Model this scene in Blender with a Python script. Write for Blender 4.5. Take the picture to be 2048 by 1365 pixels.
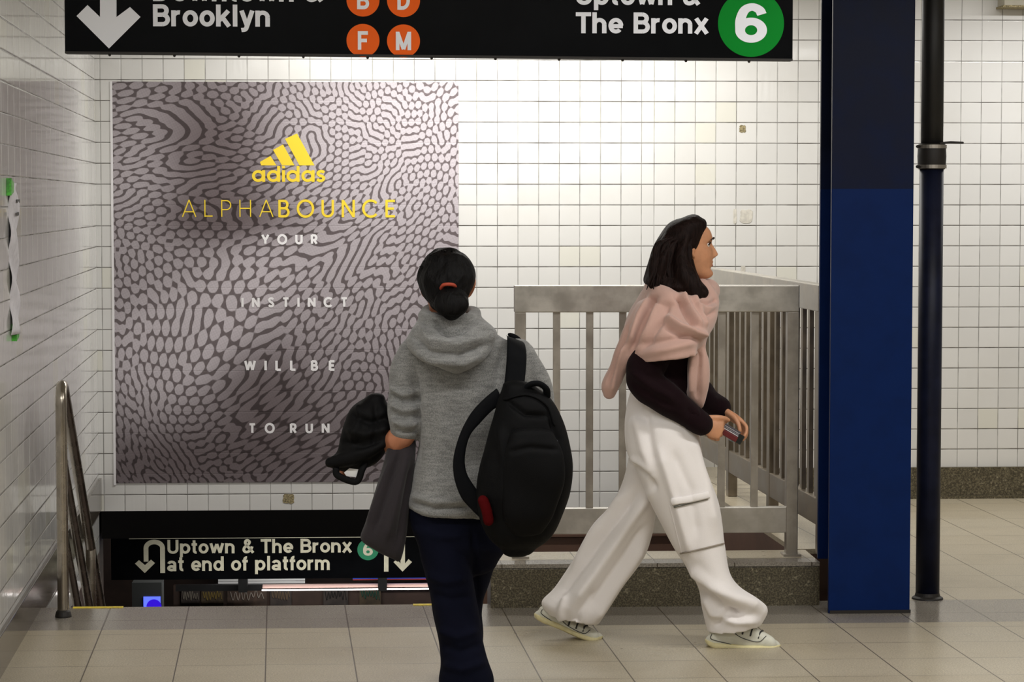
import bpy, bmesh, math, random
import numpy as np
from mathutils import Vector, Matrix

for _o in list(bpy.data.objects):
    bpy.data.objects.remove(_o)
SC = bpy.context.scene
COL = SC.collection
random.seed(7)
RNG = np.random.default_rng(11)

# ------------------------------------------------------------------ camera
FPX = 4836.0
PITCH = math.atan(279.5 / FPX)
YAW = math.atan(469 / FPX * math.cos(PITCH))
CAMH = 1.565
cd = bpy.data.cameras.new('camera')
cd.sensor_width = 36.0
cd.lens = 36.0 * FPX / 2048
cd.clip_start = 0.1
cd.clip_end = 100
cam = bpy.data.objects.new('camera', cd)
COL.objects.link(cam)
cam.location = (0, 0, CAMH)
cam.rotation_euler = (math.pi / 2 - PITCH, 0, -YAW)
SC.camera = cam

# ------------------------------------------------------------------ world, lights, exposure
wd = bpy.data.worlds.new('world')
SC.world = wd
wd.use_nodes = True
wd.node_tree.nodes['Background'].inputs[0].default_value = (0.9, 0.95, 1.0, 1)
wd.node_tree.nodes['Background'].inputs[1].default_value = 0.0
SC.view_settings.view_transform = 'Standard'
SC.view_settings.look = 'None'
SC.view_settings.gamma = 1
SC.view_settings.exposure = 0.0
SC.view_settings.use_curve_mapping = False

# hall frame: u along the back wall, v into depth (0 on the back wall), z up; turned 2.5 degrees to the world axes
AH = math.radians(-2.5)
TU = np.array([math.cos(AH), math.sin(AH), 0.0])
NV = np.array([-math.sin(AH), math.cos(AH), 0.0])
OH = np.array([0.0, 12.58, 0.0])


def G(u, v, z):
    return OH + u * TU + v * NV + np.array([0, 0, z])


def area(name, u, v, z, lu, lv, watts, col, tilt=0.0, spread=math.pi):
    l = bpy.data.lights.new(name, 'AREA')
    l.shape = 'RECTANGLE'
    l.size, l.size_y = lu, lv
    l.energy = watts
    l.color = col
    l.spread = spread
    o = bpy.data.objects.new(name, l)
    COL.objects.link(o)
    o.location = G(u, v, z)
    o.rotation_euler = (tilt, 0, AH)
    return o


WARM = (1.0, 0.975, 0.92)
COOL = (1.0, 0.985, 0.96)
area('fluorescent_lamp_wall', 1.15, -0.9, 2.735, 2.2, 0.10, 68, WARM)
area('fluorescent_lamp_right', 4.6, -0.9, 2.735, 2.4, 0.12, 40, COOL)
area('fluorescent_lamp_mid', 3.2, -5.6, 2.68, 2.4, 0.14, 50, COOL)
area('fluorescent_lamp_near', 0.6, -7.0, 2.68, 2.4, 0.14, 56, COOL)
area('fluorescent_lamp_behind', 2.5, -11.0, 2.68, 3.6, 0.2, 90, COOL)
area('sign_fill_light', 0.2, 0.62, -0.195, 1.6, 0.05, 15, WARM)  # added fill light, unseen, to brighten the sign in the stair opening
area('board_fill_light', 0.3, 6.6, -0.6, 2.4, 0.12, 30, COOL, 0.95)  # added fill light, out of view, tilted at the graffiti boards

# ------------------------------------------------------------------ helpers: pixels to points
CR = np.array([math.cos(YAW), -math.sin(YAW), 0])
CF = np.array([math.sin(YAW) * math.cos(PITCH), math.cos(YAW) * math.cos(PITCH), -math.sin(PITCH)])
CU = np.cross(CR, CF)
CC = np.array([0, 0, CAMH])


def ray(x, y):
    return CF + CR * ((x - 1024) / FPX) + CU * ((682.5 - y) / FPX)


def at(x, y, Y):
    """the point that the photo shows at (x, y) on the upright plane at depth Y (world)"""
    d = ray(x, y)
    return CC + d * (Y / d[1])


def loc(P):
    q = np.asarray(P) - OH
    return np.array([q @ TU, q @ NV, P[2]])


def hv(x, y, v):
    """the same on the plane v of the hall frame, as (u, v, z)"""
    d = ray(x, y)
    return loc(CC + d * ((OH @ NV + v - CC @ NV) / (d @ NV)))


def proj(P):
    q = np.asarray(P) - CC
    d = q @ CF
    return 1024 + FPX * (q @ CR) / d, 682.5 - FPX * (q @ CU) / d


def srgb(r, g, b):
    f = lambda c: (c / 255 / 12.92) if c / 255 <= 0.04045 else ((c / 255 + 0.055) / 1.055) ** 2.4
    return (f(r), f(g), f(b), 1.0)


# ------------------------------------------------------------------ helpers: shapes are (verts, faces)
def join(*parts):
    V, F, n = [], [], 0
    for v, f in parts:
        v = np.asarray(v, float)
        V.append(v)
        F += [tuple(i + n for i in q) for q in f]
        n += len(v)
    return np.concatenate(V), F


def box(x0, x1, y0, y1, z0, z1):
    v = [(x, y, z) for z in (z0, z1) for y in (y0, y1) for x in (x0, x1)]
    return np.array(v, float), [(0, 2, 3, 1), (4, 5, 7, 6), (0, 1, 5, 4), (2, 6, 7, 3), (0, 4, 6, 2), (1, 3, 7, 5)]


def prism(poly, lo, hi, axis=1):
    """polygon in the two other axes, pushed along axis from lo to hi"""
    n = len(poly)
    V = []
    for w in (lo, hi):
        for a, b in poly:
            p = [a, b]
            p.insert(axis, w)
            V.append(p)
    F = [tuple(range(n)), tuple(range(2 * n - 1, n - 1, -1))]
    F += [(i, i + n, (i + 1) % n + n, (i + 1) % n) for i in range(n)]
    return np.array(V, float), F


def rings(R, close=True):
    """loft through rings (list of n x 3) with flat fan ends"""
    m, n = len(R), len(R[0])
    V = np.concatenate(R)
    F = []
    for i in range(m - 1):
        a, b = i * n, (i + 1) * n
        for j in range(n):
            k = (j + 1) % n
            F.append((a + j, a + k, b + k, b + j))
    if close:
        V = np.concatenate([V, [R[0].mean(0)], [R[-1].mean(0)]])
        c0, c1 = m * n, m * n + 1
        for j in range(n):
            k = (j + 1) % n
            F.append((c0, k, j))
            F.append((c1, (m - 1) * n + j, (m - 1) * n + k))
    return V, F


def smooth_rows(S, n):
    """Catmull-Rom through the rows of S, n samples"""
    S = np.asarray(S, float)
    m = len(S)
    if m == 2:
        t = np.linspace(0, 1, n)[:, None]
        return S[0] * (1 - t) + S[1] * t
    P = np.concatenate([[2 * S[0] - S[1]], S, [2 * S[-1] - S[-2]]])
    out = []
    for x in np.linspace(0, m - 1 - 1e-9, n):
        i = int(x)
        t = x - i
        a, b, c, d = P[i], P[i + 1], P[i + 2], P[i + 3]
        out.append(0.5 * (2 * b + (c - a) * t + (2 * a - 5 * b + 4 * c - d) * t * t + (3 * b - a - 3 * c + d) * t ** 3))
    return np.array(out)


def strip(S, n=44, m=40, e=2.2, cap0=0.6, cap1=0.6):
    """volume between a left and a right outline: rows (xl, yl, xr, yr, depth Y, half thickness); round cross-sections.
    cap: dome height as a share of the end's half thickness; negative = hollowed end (an open hem)"""
    S = smooth_rows(S, n)
    ph = np.linspace(0, 2 * math.pi, m, endpoint=False)
    c, s = np.cos(ph), np.sin(ph)
    cx = np.sign(c) * np.abs(c) ** (2 / e)
    sy = np.sign(s) * np.abs(s) ** (2 / e)
    R, mids = [], []
    for xl, yl, xr, yr, Y, h in S:
        p, q = at(xl, yl, Y), at(xr, yr, Y)
        mid, a = (p + q) / 2, (q - p) / 2
        mids.append(mid)
        R.append(mid + cx[:, None] * a + sy[:, None] * np.array([0, max(h, .002), 0]))

    def dome(r, mid, d, k, h):
        out = []
        if k >= 0:
            for t in (0.35, 0.65, 0.88, 0.98):
                out.append(mid + (r - mid) * math.sqrt(1 - t * t) + d * (t * k * h))
        else:
            for sc, dp in ((0.93, 0.0), (0.90, 0.4), (0.86, 1.0)):
                out.append(mid + (r - mid) * sc + d * (k * h * dp))
        return out
    d1 = mids[-1] - mids[-2]
    d1 /= np.linalg.norm(d1)
    d0 = mids[0] - mids[1]
    d0 /= np.linalg.norm(d0)
    R = dome(R[0], mids[0], d0, cap0, S[0][5])[::-1] + R + dome(R[-1], mids[-1], d1, cap1, S[-1][5])
    return rings(R)


def tube(P, rad, n=16, up=None, sub=0, cap=True):
    """round or elliptical tube along P; rad: number or (along up, across) per point"""
    P = np.asarray(P, float)
    rr = np.array([(r, r) if np.isscalar(r) else r for r in (rad if isinstance(rad, (list, tuple)) and len(rad) == len(P) else [rad] * len(P))], float)
    if sub:
        Q = smooth_rows(np.concatenate([P, rr], 1), sub)
        P, rr = Q[:, :3], Q[:, 3:]
    m = len(P)
    Tn = np.gradient(P, axis=0) if m > 2 else np.array([P[1] - P[0]] * 2)
    Tn /= np.linalg.norm(Tn, axis=1)[:, None]
    u = np.array(up if up is not None else ((0, 0, 1) if abs(Tn[0][2]) < 0.9 else (0, 1, 0)), float)
    ph = np.linspace(0, 2 * math.pi, n, endpoint=False)
    R = []
    for i in range(m):
        u = u - Tn[i] * (u @ Tn[i])
        u /= np.linalg.norm(u)
        w = np.cross(Tn[i], u)
        R.append((P[i], rr[i], u.copy(), w, Tn[i]))
    mk = lambda p, r, u, w: p + np.cos(ph)[:, None] * u * r[0] + np.sin(ph)[:, None] * w * r[1]
    out = []
    if cap:
        p, r, u0, w0, t0 = R[0]
        for k in (0.95, 0.8, 0.5):
            out.append(mk(p - t0 * k * r.min(), r * math.sqrt(1 - k * k), u0, w0))
    out += [mk(p, r, u0, w0) for p, r, u0, w0, t0 in R]
    if cap:
        p, r, u0, w0, t0 = R[-1]
        for k in (0.5, 0.8, 0.95):
            out.append(mk(p + t0 * k * r.min(), r * math.sqrt(1 - k * k), u0, w0))
    return rings(out)


def ball(c, r, n=16, m=10):
    c, r = np.array(c, float), np.broadcast_to(np.array(r, float), (3,))
    ph = np.linspace(0, 2 * math.pi, n, endpoint=False)
    R = []
    for t in np.linspace(0.12, math.pi - 0.12, m):
        R.append(c + np.stack([np.cos(ph) * math.sin(t), np.sin(ph) * math.sin(t), np.full(n, math.cos(t))], 1) * r)
    return rings(R)


def disc(cx, cz, r, v, n=48):
    a = np.linspace(0, 2 * math.pi, n, endpoint=False)
    return np.stack([cx + r * np.cos(a), np.full(n, v), cz + r * np.sin(a)], 1), [tuple(range(n))]


# ------------------------------------------------------------------ helpers: objects
ORG, FRM = {}, {}


def props(o, label=None, cat=None, group=None, kind=None):
    for k, x in (('label', label), ('category', cat), ('group', group), ('kind', kind)):
        if x:
            o[k] = x
    return o


def place(o, frame, org):
    if frame == 'G':
        o.location = G(*org)
        o.rotation_euler = (0, 0, AH)
    else:
        o.location = org
    ORG[o.name], FRM[o.name] = np.array(org, float), frame


def thing(name, label, cat, org, frame='W', group=None):
    o = bpy.data.objects.new(name, None)
    COL.objects.link(o)
    o.empty_display_size = 0.1
    place(o, frame, org)
    return props(o, label, cat, group)


def to_mesh(shape, name, org):
    if isinstance(shape, bpy.types.Mesh):
        me = shape
        me.name = name
        a = np.empty(len(me.vertices) * 3, np.float32)
        me.vertices.foreach_get('co', a)
        a = a.reshape(-1, 3) - org
        me.vertices.foreach_set('co', a.astype(np.float32).ravel())
        me.update()
        return me
    v, f = shape
    me = bpy.data.meshes.new(name)
    me.from_pydata((np.asarray(v, float) - org).tolist(), [], f)
    bm = bmesh.new()
    bm.from_mesh(me)
    if bm.faces and any(len(e.link_faces) == 2 for e in bm.edges):
        bmesh.ops.recalc_face_normals(bm, faces=bm.faces)
    bm.to_mesh(me)
    bm.free()
    return me


def obj(name, shape, mat, parent=None, frame='W', org=(0, 0, 0), smooth=False, bevel=0, sub=0, label=None, cat=None, group=None, kind=None):
    if parent is not None:
        org, frame = ORG[parent.name], FRM[parent.name]
    org = np.array(org, float)
    me = to_mesh(shape, name, org)
    if bevel:
        bm = bmesh.new()
        bm.from_mesh(me)
        bmesh.ops.remove_doubles(bm, verts=bm.verts, dist=1e-5)
        bmesh.ops.bevel(bm, geom=[e for e in bm.edges if e.is_manifold and e.calc_face_angle(0) > 0.5], offset=bevel, segments=2, profile=0.6, affect='EDGES')
        bm.to_mesh(me)
        bm.free()
    me.materials.append(mat)
    if smooth:
        me.polygons.foreach_set('use_smooth', np.ones(len(me.polygons), bool))
    o = bpy.data.objects.new(name, me)
    COL.objects.link(o)
    if parent is None:
        place(o, frame, org)
    else:
        o.parent = parent
        ORG[o.name], FRM[o.name] = org, frame
    if sub:
        s = o.modifiers.new('sub', 'SUBSURF')
        s.levels = s.render_levels = sub
    return props(o, label, cat, group, kind)


def remesh(parts, voxel=0.006, smooth=6, fac=0.5):
    v, f = join(*parts)
    me = bpy.data.meshes.new('tmp')
    me.from_pydata(v.tolist(), [], f)
    bm = bmesh.new()
    bm.from_mesh(me)
    bmesh.ops.recalc_face_normals(bm, faces=bm.faces)
    bm.to_mesh(me)
    bm.free()
    o = bpy.data.objects.new('tmp', me)
    COL.objects.link(o)
    r = o.modifiers.new('r', 'REMESH')
    r.mode = 'VOXEL'
    r.voxel_size = voxel
    r.adaptivity = 0
    if smooth:
        s = o.modifiers.new('s', 'SMOOTH')
        s.iterations, s.factor = smooth, fac
    dg = bpy.context.evaluated_depsgraph_get()
    out = bpy.data.meshes.new_from_object(o.evaluated_get(dg))
    bpy.data.objects.remove(o)
    bpy.data.meshes.remove(me)
    return out


def seg_dist(x, y, pl):
    d = np.full(x.shape, 1e9)
    tt = np.zeros(x.shape)
    L = len(pl) - 1
    for i in range(L):
        (ax, ay), (bx, by) = pl[i], pl[i + 1]
        t = np.clip(((x - ax) * (bx - ax) + (y - ay) * (by - ay)) / max((bx - ax) ** 2 + (by - ay) ** 2, 1e-6), 0, 1)
        q = np.hypot(x - ax - t * (bx - ax), y - ay - t * (by - ay))
        m = q < d
        d[m] = q[m]
        tt[m] = (i + t[m]) / L
    return d, tt


def folds(me, lines, rough=0.0, scale=18.0, seed=0, stretch=(1, 1, 1)):
    """push cloth in and out along its normals: lines = (amplitude m, width px, [(x, y) of the photo ...]) on the side towards the viewer,
    plus gentle crumpling everywhere"""
    n = len(me.vertices)
    a = np.empty(n * 3, np.float32)
    me.vertices.foreach_get('co', a)
    a = a.reshape(-1, 3).astype(float)
    nr = np.empty(n * 3, np.float32)
    me.vertices.foreach_get('normal', nr)
    nr = nr.reshape(-1, 3).astype(float)
    view = CC - a
    view /= np.linalg.norm(view, axis=1)[:, None]
    face = np.clip((nr * view).sum(1) * 2.0, 0, 1)
    x, y = proj(a)
    amp = np.zeros(n)
    for am, w, pl in lines:
        d, t = seg_dist(x, y, pl)
        amp += am * np.exp(-(d / w) ** 2) * np.clip(np.minimum(t, 1 - t) * 6 + 0.25, 0, 1)
    amp *= face
    if rough:
        g = np.random.default_rng(seed)
        w = np.zeros(n)
        st = np.array(stretch)
        for k in range(14):
            f = g.normal(size=3) * scale * st
            ph = g.uniform(0, 6.28)
            f2 = g.normal(size=3) * scale * 0.4 * st
            w += np.sin(a @ f + ph + 1.6 * np.sin(a @ f2 + ph * 2))
        amp += rough * w / 3.7
    a += nr * amp[:, None]
    me.vertices.foreach_set('co', a.astype(np.float32).ravel())
    me.update()
    return me


# ------------------------------------------------------------------ helpers: materials
class NT:
    def __init__(s, name):
        s.m = bpy.data.materials.new(name)
        s.m.use_nodes = True
        s.t = s.m.node_tree
        s.b = s.t.nodes['Principled BSDF']

    def n(s, typ, ins=None, **kw):
        x = s.t.nodes.new(typ)
        for k, v in kw.items():
            setattr(x, k, v)
        for k, v in (ins or {}).items():
            s.set(x.inputs[k], v)
        return x

    def set(s, sock, v):
        if isinstance(v, bpy.types.NodeSocket):
            s.t.links.new(v, sock)
        else:
            sock.default_value = v

    def math(s, op, a, b=0.0, c=None):
        x = s.n('ShaderNodeMath', operation=op)
        s.set(x.inputs[0], a)
        s.set(x.inputs[1], b)
        if c is not None:
            s.set(x.inputs[2], c)
        return x.outputs[0]

    def mix(s, f, a, b, blend='MIX'):
        x = s.n('ShaderNodeMix', data_type='RGBA', blend_type=blend)
        s.set(x.inputs[0], f)
        s.set(x.inputs[6], a)
        s.set(x.inputs[7], b)
        return x.outputs[2]

    def ramp(s, v, lo, hi, a=0.0, b=1.0):
        x = s.n('ShaderNodeMapRange', interpolation_type='SMOOTHSTEP')
        s.set(x.inputs[0], v)
        for i, q in enumerate((lo, hi, a, b)):
            s.set(x.inputs[i + 1], q)
        return x.outputs[0]

    def coord(s):
        c = s.n('ShaderNodeTexCoord').outputs['Object']
        sp = s.n('ShaderNodeSeparateXYZ', {0: c})
        return c, sp.outputs[0], sp.outputs[1], sp.outputs[2]

    def noise(s, scale, vec=None, detail=3.0, rough=0.6):
        x = s.n('ShaderNodeTexNoise', {'Scale': scale, 'Detail': detail, 'Roughness': rough})
        if vec is not None:
            s.set(x.inputs['Vector'], vec)
        return x.outputs['Fac']

    def vec(s, x, y, z):
        return s.n('ShaderNodeCombineXYZ', {0: x, 1: y, 2: z}).outputs[0]

    def bump(s, h, strength, dist):
        x = s.n('ShaderNodeBump', {'Height': h, 'Strength': strength, 'Distance': dist})
        s.set(s.b.inputs['Normal'], x.outputs[0])

    def out(s, **kw):
        for k, v in kw.items():
            s.set(s.b.inputs[k.replace('_', ' ')], v)
        return s.m


def plain(name, col, rough=0.5, metal=0.0, nscale=0, namp=0.0, bump=0.0, bscale=200, spec=0.5):
    """colour with a soft mottling and a fine surface grain"""
    s = NT(name)
    c, x, y, z = s.coord()
    base = col
    if namp:
        f = s.ramp(s.noise(nscale, c), 0.3, 0.7)
        base = s.mix(f, tuple(v * (1 - namp) for v in col[:3]) + (1,), tuple(min(1, v * (1 + namp)) for v in col[:3]) + (1,))
    if bump:
        s.bump(s.noise(bscale, c), bump, 0.002)
    s.b.inputs['Specular IOR Level'].default_value = spec
    return s.out(Base_Color=base, Roughness=rough, Metallic=metal)


def tile_mat(name, axis, pu, ou, pz, oz, white, wav=0.3, seam=None, wave_k=0.5):
    s = NT(name)
    c, x, y, z = s.coord()
    h = x if axis == 'x' else y
    if seam is not None:
        shift = s.math('MULTIPLY', s.math('GREATER_THAN', h, seam[0]), seam[1])
        hh = s.math('DIVIDE', s.math('SUBTRACT', h, s.math('ADD', shift, ou)), pu)
    else:
        hh = s.math('DIVIDE', s.math('SUBTRACT', h, ou), pu)
    zz = s.math('DIVIDE', s.math('SUBTRACT', z, oz), pz)
    fh, fz = s.math('FRACT', hh), s.math('FRACT', zz)
    eh = s.math('MULTIPLY', s.math('MINIMUM', fh, s.math('SUBTRACT', 1.0, fh)), pu)
    ez = s.math('MULTIPLY', s.math('MINIMUM', fz, s.math('SUBTRACT', 1.0, fz)), pz)
    if seam is not None:
        eh = s.math('MINIMUM', eh, s.math('ABSOLUTE', s.math('SUBTRACT', h, seam[0])))
    cell = s.vec(s.math('FLOOR', hh), s.math('FLOOR', zz), 0.0)
    wn = s.n('ShaderNodeTexWhiteNoise', {'Vector': cell}, noise_dimensions='3D')
    # grout: horizontal joints darker than vertical ones, uneven along their length
    un = s.noise(6.0, c, 4.0)
    gh = s.math('MULTIPLY', s.ramp(eh, 0.0010, 0.0026, 1.0, 0.0), s.ramp(un, 0.3, 0.7, 0.35, 0.85))
    gz = s.math('MULTIPLY', s.ramp(ez, 0.0014, 0.0032, 1.0, 0.0), s.ramp(un, 0.3, 0.7, 0.65, 1.0))
    g = s.math('MAXIMUM', gh, gz)
    tint = s.mix(wn.outputs[0], tuple(v * 0.93 for v in white[:3]) + (1,), white)
    tint = s.mix(s.math('GREATER_THAN', wn.outputs[0], 0.95), tint, (white[0] * .97, white[1] * .965, white[2] * .90, 1))
    dirt = s.ramp(s.noise(1.7, c, 5.0), 0.52, 0.8, 0.0, 0.10)
    tint = s.mix(dirt, tint, srgb(165, 150, 110))
    col = s.mix(g, tint, srgb(62, 55, 45))
    tilt = s.math('MULTIPLY', s.math('SUBTRACT', wn.outputs[0], 0.5), s.math('ADD', s.math('SUBTRACT', fh, 0.5), s.math('MULTIPLY', s.math('SUBTRACT', fz, 0.5), 0.7)))
    edge = s.ramp(s.math('MINIMUM', eh, ez), 0.0, 0.006)
    wave = s.noise(26.0, s.vec(h, h, s.math('MULTIPLY', z, 0.16)), 2.0)
    hgt = s.math('ADD', s.math('MULTIPLY', tilt, 0.9 * wav), s.math('ADD', s.math('MULTIPLY', edge, 1.0), s.math('MULTIPLY', wave, wave_k)))
    s.bump(hgt, 1.0, 0.0009)
    rough = s.math('ADD', 0.07, s.math('MULTIPLY', g, 0.6))
    return s.out(Base_Color=col, Roughness=rough)


def steel_mat(name, col, rough=0.34, streak='z', metal=0.85):
    s = NT(name)
    c, x, y, z = s.coord()
    k = {'x': (4, 60, 60), 'y': (60, 4, 60), 'z': (60, 60, 4)}[streak]
    v = s.vec(s.math('MULTIPLY', x, k[0]), s.math('MULTIPLY', y, k[1]), s.math('MULTIPLY', z, k[2]))
    f = s.noise(1.0, v, 4.0)
    blot = s.noise(9.0, c, 4.0)
    col2 = tuple(q * 0.72 for q in col[:3]) + (1,)
    base = s.mix(s.ramp(blot, 0.35, 0.7), col2, col)
    base = s.mix(s.math('MULTIPLY', f, 0.35), base, tuple(q * 0.6 for q in col[:3]) + (1,))
    s.bump(f, 0.15, 0.001)
    return s.out(Base_Color=base, Metallic=metal, Roughness=s.ramp(blot, 0.3, 0.7, rough * 0.85, rough * 1.3))


def cloth_mat(name, col, grain=700, bump=0.25, namp=0.12, rough=0.9, sheen=0.2, spec=0.2):
    s = NT(name)
    c, x, y, z = s.coord()
    f = s.noise(grain, c, 2.0)
    big = s.noise(14.0, c, 3.0)
    lo = tuple(v * (1 - namp) for v in col[:3]) + (1,)
    hi = tuple(min(1, v * (1 + namp)) for v in col[:3]) + (1,)
    base = s.mix(s.math('ADD', s.math('MULTIPLY', f, 0.7), s.math('MULTIPLY', big, 0.3)), lo, hi)
    s.bump(s.math('ADD', s.math('MULTIPLY', f, 0.5), big), bump, 0.004)
    s.b.inputs['Specular IOR Level'].default_value = spec
    return s.out(Base_Color=base, Roughness=rough, Sheen_Weight=sheen)

# ------------------------------------------------------------------ materials
TILE_W = (0.82, 0.815, 0.80, 1)
M_tile_back = tile_mat('wall tile', 'x', 0.1075, 1.89, 0.1073, 1.546, TILE_W, 0.25, seam=(1.89, 0.0655))
M_tile_left = tile_mat('side wall tile', 'y', 0.2, 12.55, 0.1073, 1.546, TILE_W, 0.30, wave_k=0.55)
M_tile_plain = tile_mat('far hall tile', 'y', 0.1075, 0.0, 0.1073, 1.546, TILE_W, 0.25)
M_ceil = plain('ceiling paint', srgb(205, 200, 188), 0.8, nscale=2, namp=0.06)
M_black = plain('black paint', srgb(24, 23, 23), 0.55, nscale=8, namp=0.3)
M_dark = plain('dark brown paint', srgb(62, 46, 38), 0.6, nscale=4, namp=0.25)
M_steel = steel_mat('brushed steel', (0.62, 0.59, 0.54, 1), 0.36, 'x')
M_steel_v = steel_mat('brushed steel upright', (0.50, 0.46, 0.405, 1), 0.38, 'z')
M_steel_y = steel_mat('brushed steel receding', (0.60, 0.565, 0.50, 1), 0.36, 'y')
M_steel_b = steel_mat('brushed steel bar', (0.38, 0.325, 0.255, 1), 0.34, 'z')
M_tube = steel_mat('polished steel tube', (0.52, 0.47, 0.40, 1), 0.24, 'z', 0.95)
M_sign = plain('sign enamel', srgb(10, 11, 13), 0.3, nscale=5, namp=0.2, spec=0.04)
M_white_vinyl = plain('white sign vinyl', srgb(243, 246, 255), 0.5)
M_cream_vinyl = plain('cream sign vinyl', srgb(206, 202, 180), 0.55, nscale=30, namp=0.06)
M_orange = plain('orange sign vinyl', srgb(250, 104, 28), 0.5, spec=0.12)
M_green = plain('green sign vinyl', srgb(0, 132, 40), 0.5, spec=0.1)
M_green2 = plain('green line vinyl', srgb(30, 128, 90), 0.5)
M_yellow = plain('yellow print', srgb(245, 214, 58), 0.5)
M_white_print = plain('white print', srgb(245, 243, 246), 0.5)
M_tape_y = plain('yellow tape', srgb(232, 206, 60), 0.5, nscale=40, namp=0.2)
M_tape_g = plain('green tape', srgb(70, 175, 45), 0.4, nscale=60, namp=0.4)
M_paper = plain('paper', srgb(226, 224, 232), 0.7, nscale=30, namp=0.08)
M_chip = plain('bare mortar', srgb(150, 138, 105), 0.9, nscale=160, namp=0.6, bump=0.5)
M_glue = plain('glue residue', srgb(212, 208, 198), 0.8, nscale=40, namp=0.12)
M_rubber = plain('black rubber', srgb(33, 29, 26), 0.6)
M_ink = plain('black ink', srgb(20, 20, 20), 0.6)


def granite(name, base, lite, dark, rough):
    s = NT(name)
    c, x, y, z = s.coord()
    f = s.noise(150.0, c, 3.0, 0.7)
    g = s.noise(60.0, c, 4.0, 0.7)
    col = s.mix(s.ramp(f, 0.42, 0.62), dark, base)
    col = s.mix(s.ramp(g, 0.56, 0.72), col, lite)
    s.bump(f, 0.1, 0.001)
    return s.out(Base_Color=col, Roughness=rough)


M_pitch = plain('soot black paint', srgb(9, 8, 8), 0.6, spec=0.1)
M_brown = plain('brown enamel', srgb(92, 68, 56), 0.5, nscale=6, namp=0.12)
M_granite = granite('speckled granite', srgb(114, 106, 84), srgb(156, 148, 124), srgb(64, 58, 45), 0.35)
M_granite_p = granite('polished granite', srgb(98, 90, 80), srgb(132, 124, 112), srgb(66, 60, 52), 0.13)


def floor_mat():
    s = NT('floor tile')
    c, u, v, z = s.coord()
    X = s.math('ADD', s.math('MULTIPLY', u, math.cos(AH)), s.math('MULTIPLY', v, -math.sin(AH)))
    a = s.math('DIVIDE', s.math('SUBTRACT', X, -0.049), 0.30)
    b = s.math('DIVIDE', s.math('SUBTRACT', v, -3.24), 0.30)
    fa, fb = s.math('FRACT', a), s.math('FRACT', b)
    ea = s.math('MULTIPLY', s.math('MINIMUM', fa, s.math('SUBTRACT', 1.0, fa)), 0.30)
    eb = s.math('MULTIPLY', s.math('MINIMUM', fb, s.math('SUBTRACT', 1.0, fb)), 0.30)
    wn = s.n('ShaderNodeTexWhiteNoise', {'Vector': s.vec(s.math('FLOOR', a), s.math('FLOOR', b), 0.0)}, noise_dimensions='3D')
    sp = s.noise(170.0, c, 3.0, 0.75)
    big = s.noise(2.3, c, 4.0)
    base = s.mix(s.ramp(sp, 0.36, 0.64), srgb(152, 142, 122), srgb(196, 186, 164))
    base = s.mix(s.math('MULTIPLY', wn.outputs[0], 0.28), base, srgb(170, 156, 130))
    base = s.mix(s.ramp(big, 0.45, 0.75, 0.0, 0.3), base, srgb(146, 138, 122))
    # band greyer and smoother than the rest, along the head of the stairs
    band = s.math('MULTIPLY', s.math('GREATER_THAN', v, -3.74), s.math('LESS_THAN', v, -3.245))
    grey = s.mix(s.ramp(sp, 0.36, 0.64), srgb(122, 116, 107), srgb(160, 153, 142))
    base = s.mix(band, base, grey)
    un = s.noise(5.0, c, 4.0)
    ga = s.math('MULTIPLY', s.ramp(ea, 0.0010, 0.0034, 1.0, 0.0), 0.95)
    gb = s.math('MULTIPLY', s.ramp(eb, 0.0010, 0.0040, 1.0, 0.0), s.ramp(un, 0.35, 0.65, 0.35, 0.8))
    g = s.math('MAXIMUM', ga, gb)
    col = s.mix(g, base, srgb(72, 62, 50))
    s.bump(s.math('ADD', s.math('MULTIPLY', sp, 0.12), s.math('SUBTRACT', s.noise(9.0, c, 2.0), g)), 0.25, 0.002)
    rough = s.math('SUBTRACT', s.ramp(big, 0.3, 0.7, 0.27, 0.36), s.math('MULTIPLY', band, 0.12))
    return s.out(Base_Color=col, Roughness=rough)


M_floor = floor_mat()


def two_tone(name, hi, lo, zsplit, rough=0.42):
    s = NT(name)
    c, x, y, z = s.coord()
    zz = s.n('ShaderNodeSeparateXYZ', {0: s.n('ShaderNodeNewGeometry').outputs['Position']}).outputs[2]
    n = s.noise(7.0, c, 4.0)
    col = s.mix(s.math('GREATER_THAN', zz, zsplit), lo, hi)
    col = s.mix(s.ramp(n, 0.4, 0.7, 0.0, 0.35), col, tuple(q * 0.6 for q in lo[:3]) + (1,))
    scr = s.ramp(s.noise(30.0, s.vec(s.math('MULTIPLY', x, 1.0), s.math('MULTIPLY', y, 1.0), s.math('MULTIPLY', z, 5.0)), 4.0), 0.74, 0.78, 0.0, 0.3)
    col = s.mix(scr, col, srgb(90, 100, 120))
    s.bump(s.noise(60.0, c), 0.12, 0.002)
    s.b.inputs['Specular IOR Level'].default_value = 0.12
    return s.out(Base_Color=col, Roughness=rough)


M_blue = two_tone('blue column paint', srgb(19, 25, 48), srgb(6, 33, 84), 1.612)
M_pipe_lo = plain('navy pipe paint', srgb(22, 26, 46), 0.45, nscale=10, namp=0.3, spec=0.2)
M_pipe_hi = plain('black pipe paint', srgb(24, 23, 23), 0.5, nscale=10, namp=0.3)


def emit(name, col, strength):
    s = NT(name)
    return s.out(Base_Color=col, Emission_Color=col, Emission_Strength=strength)


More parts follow.
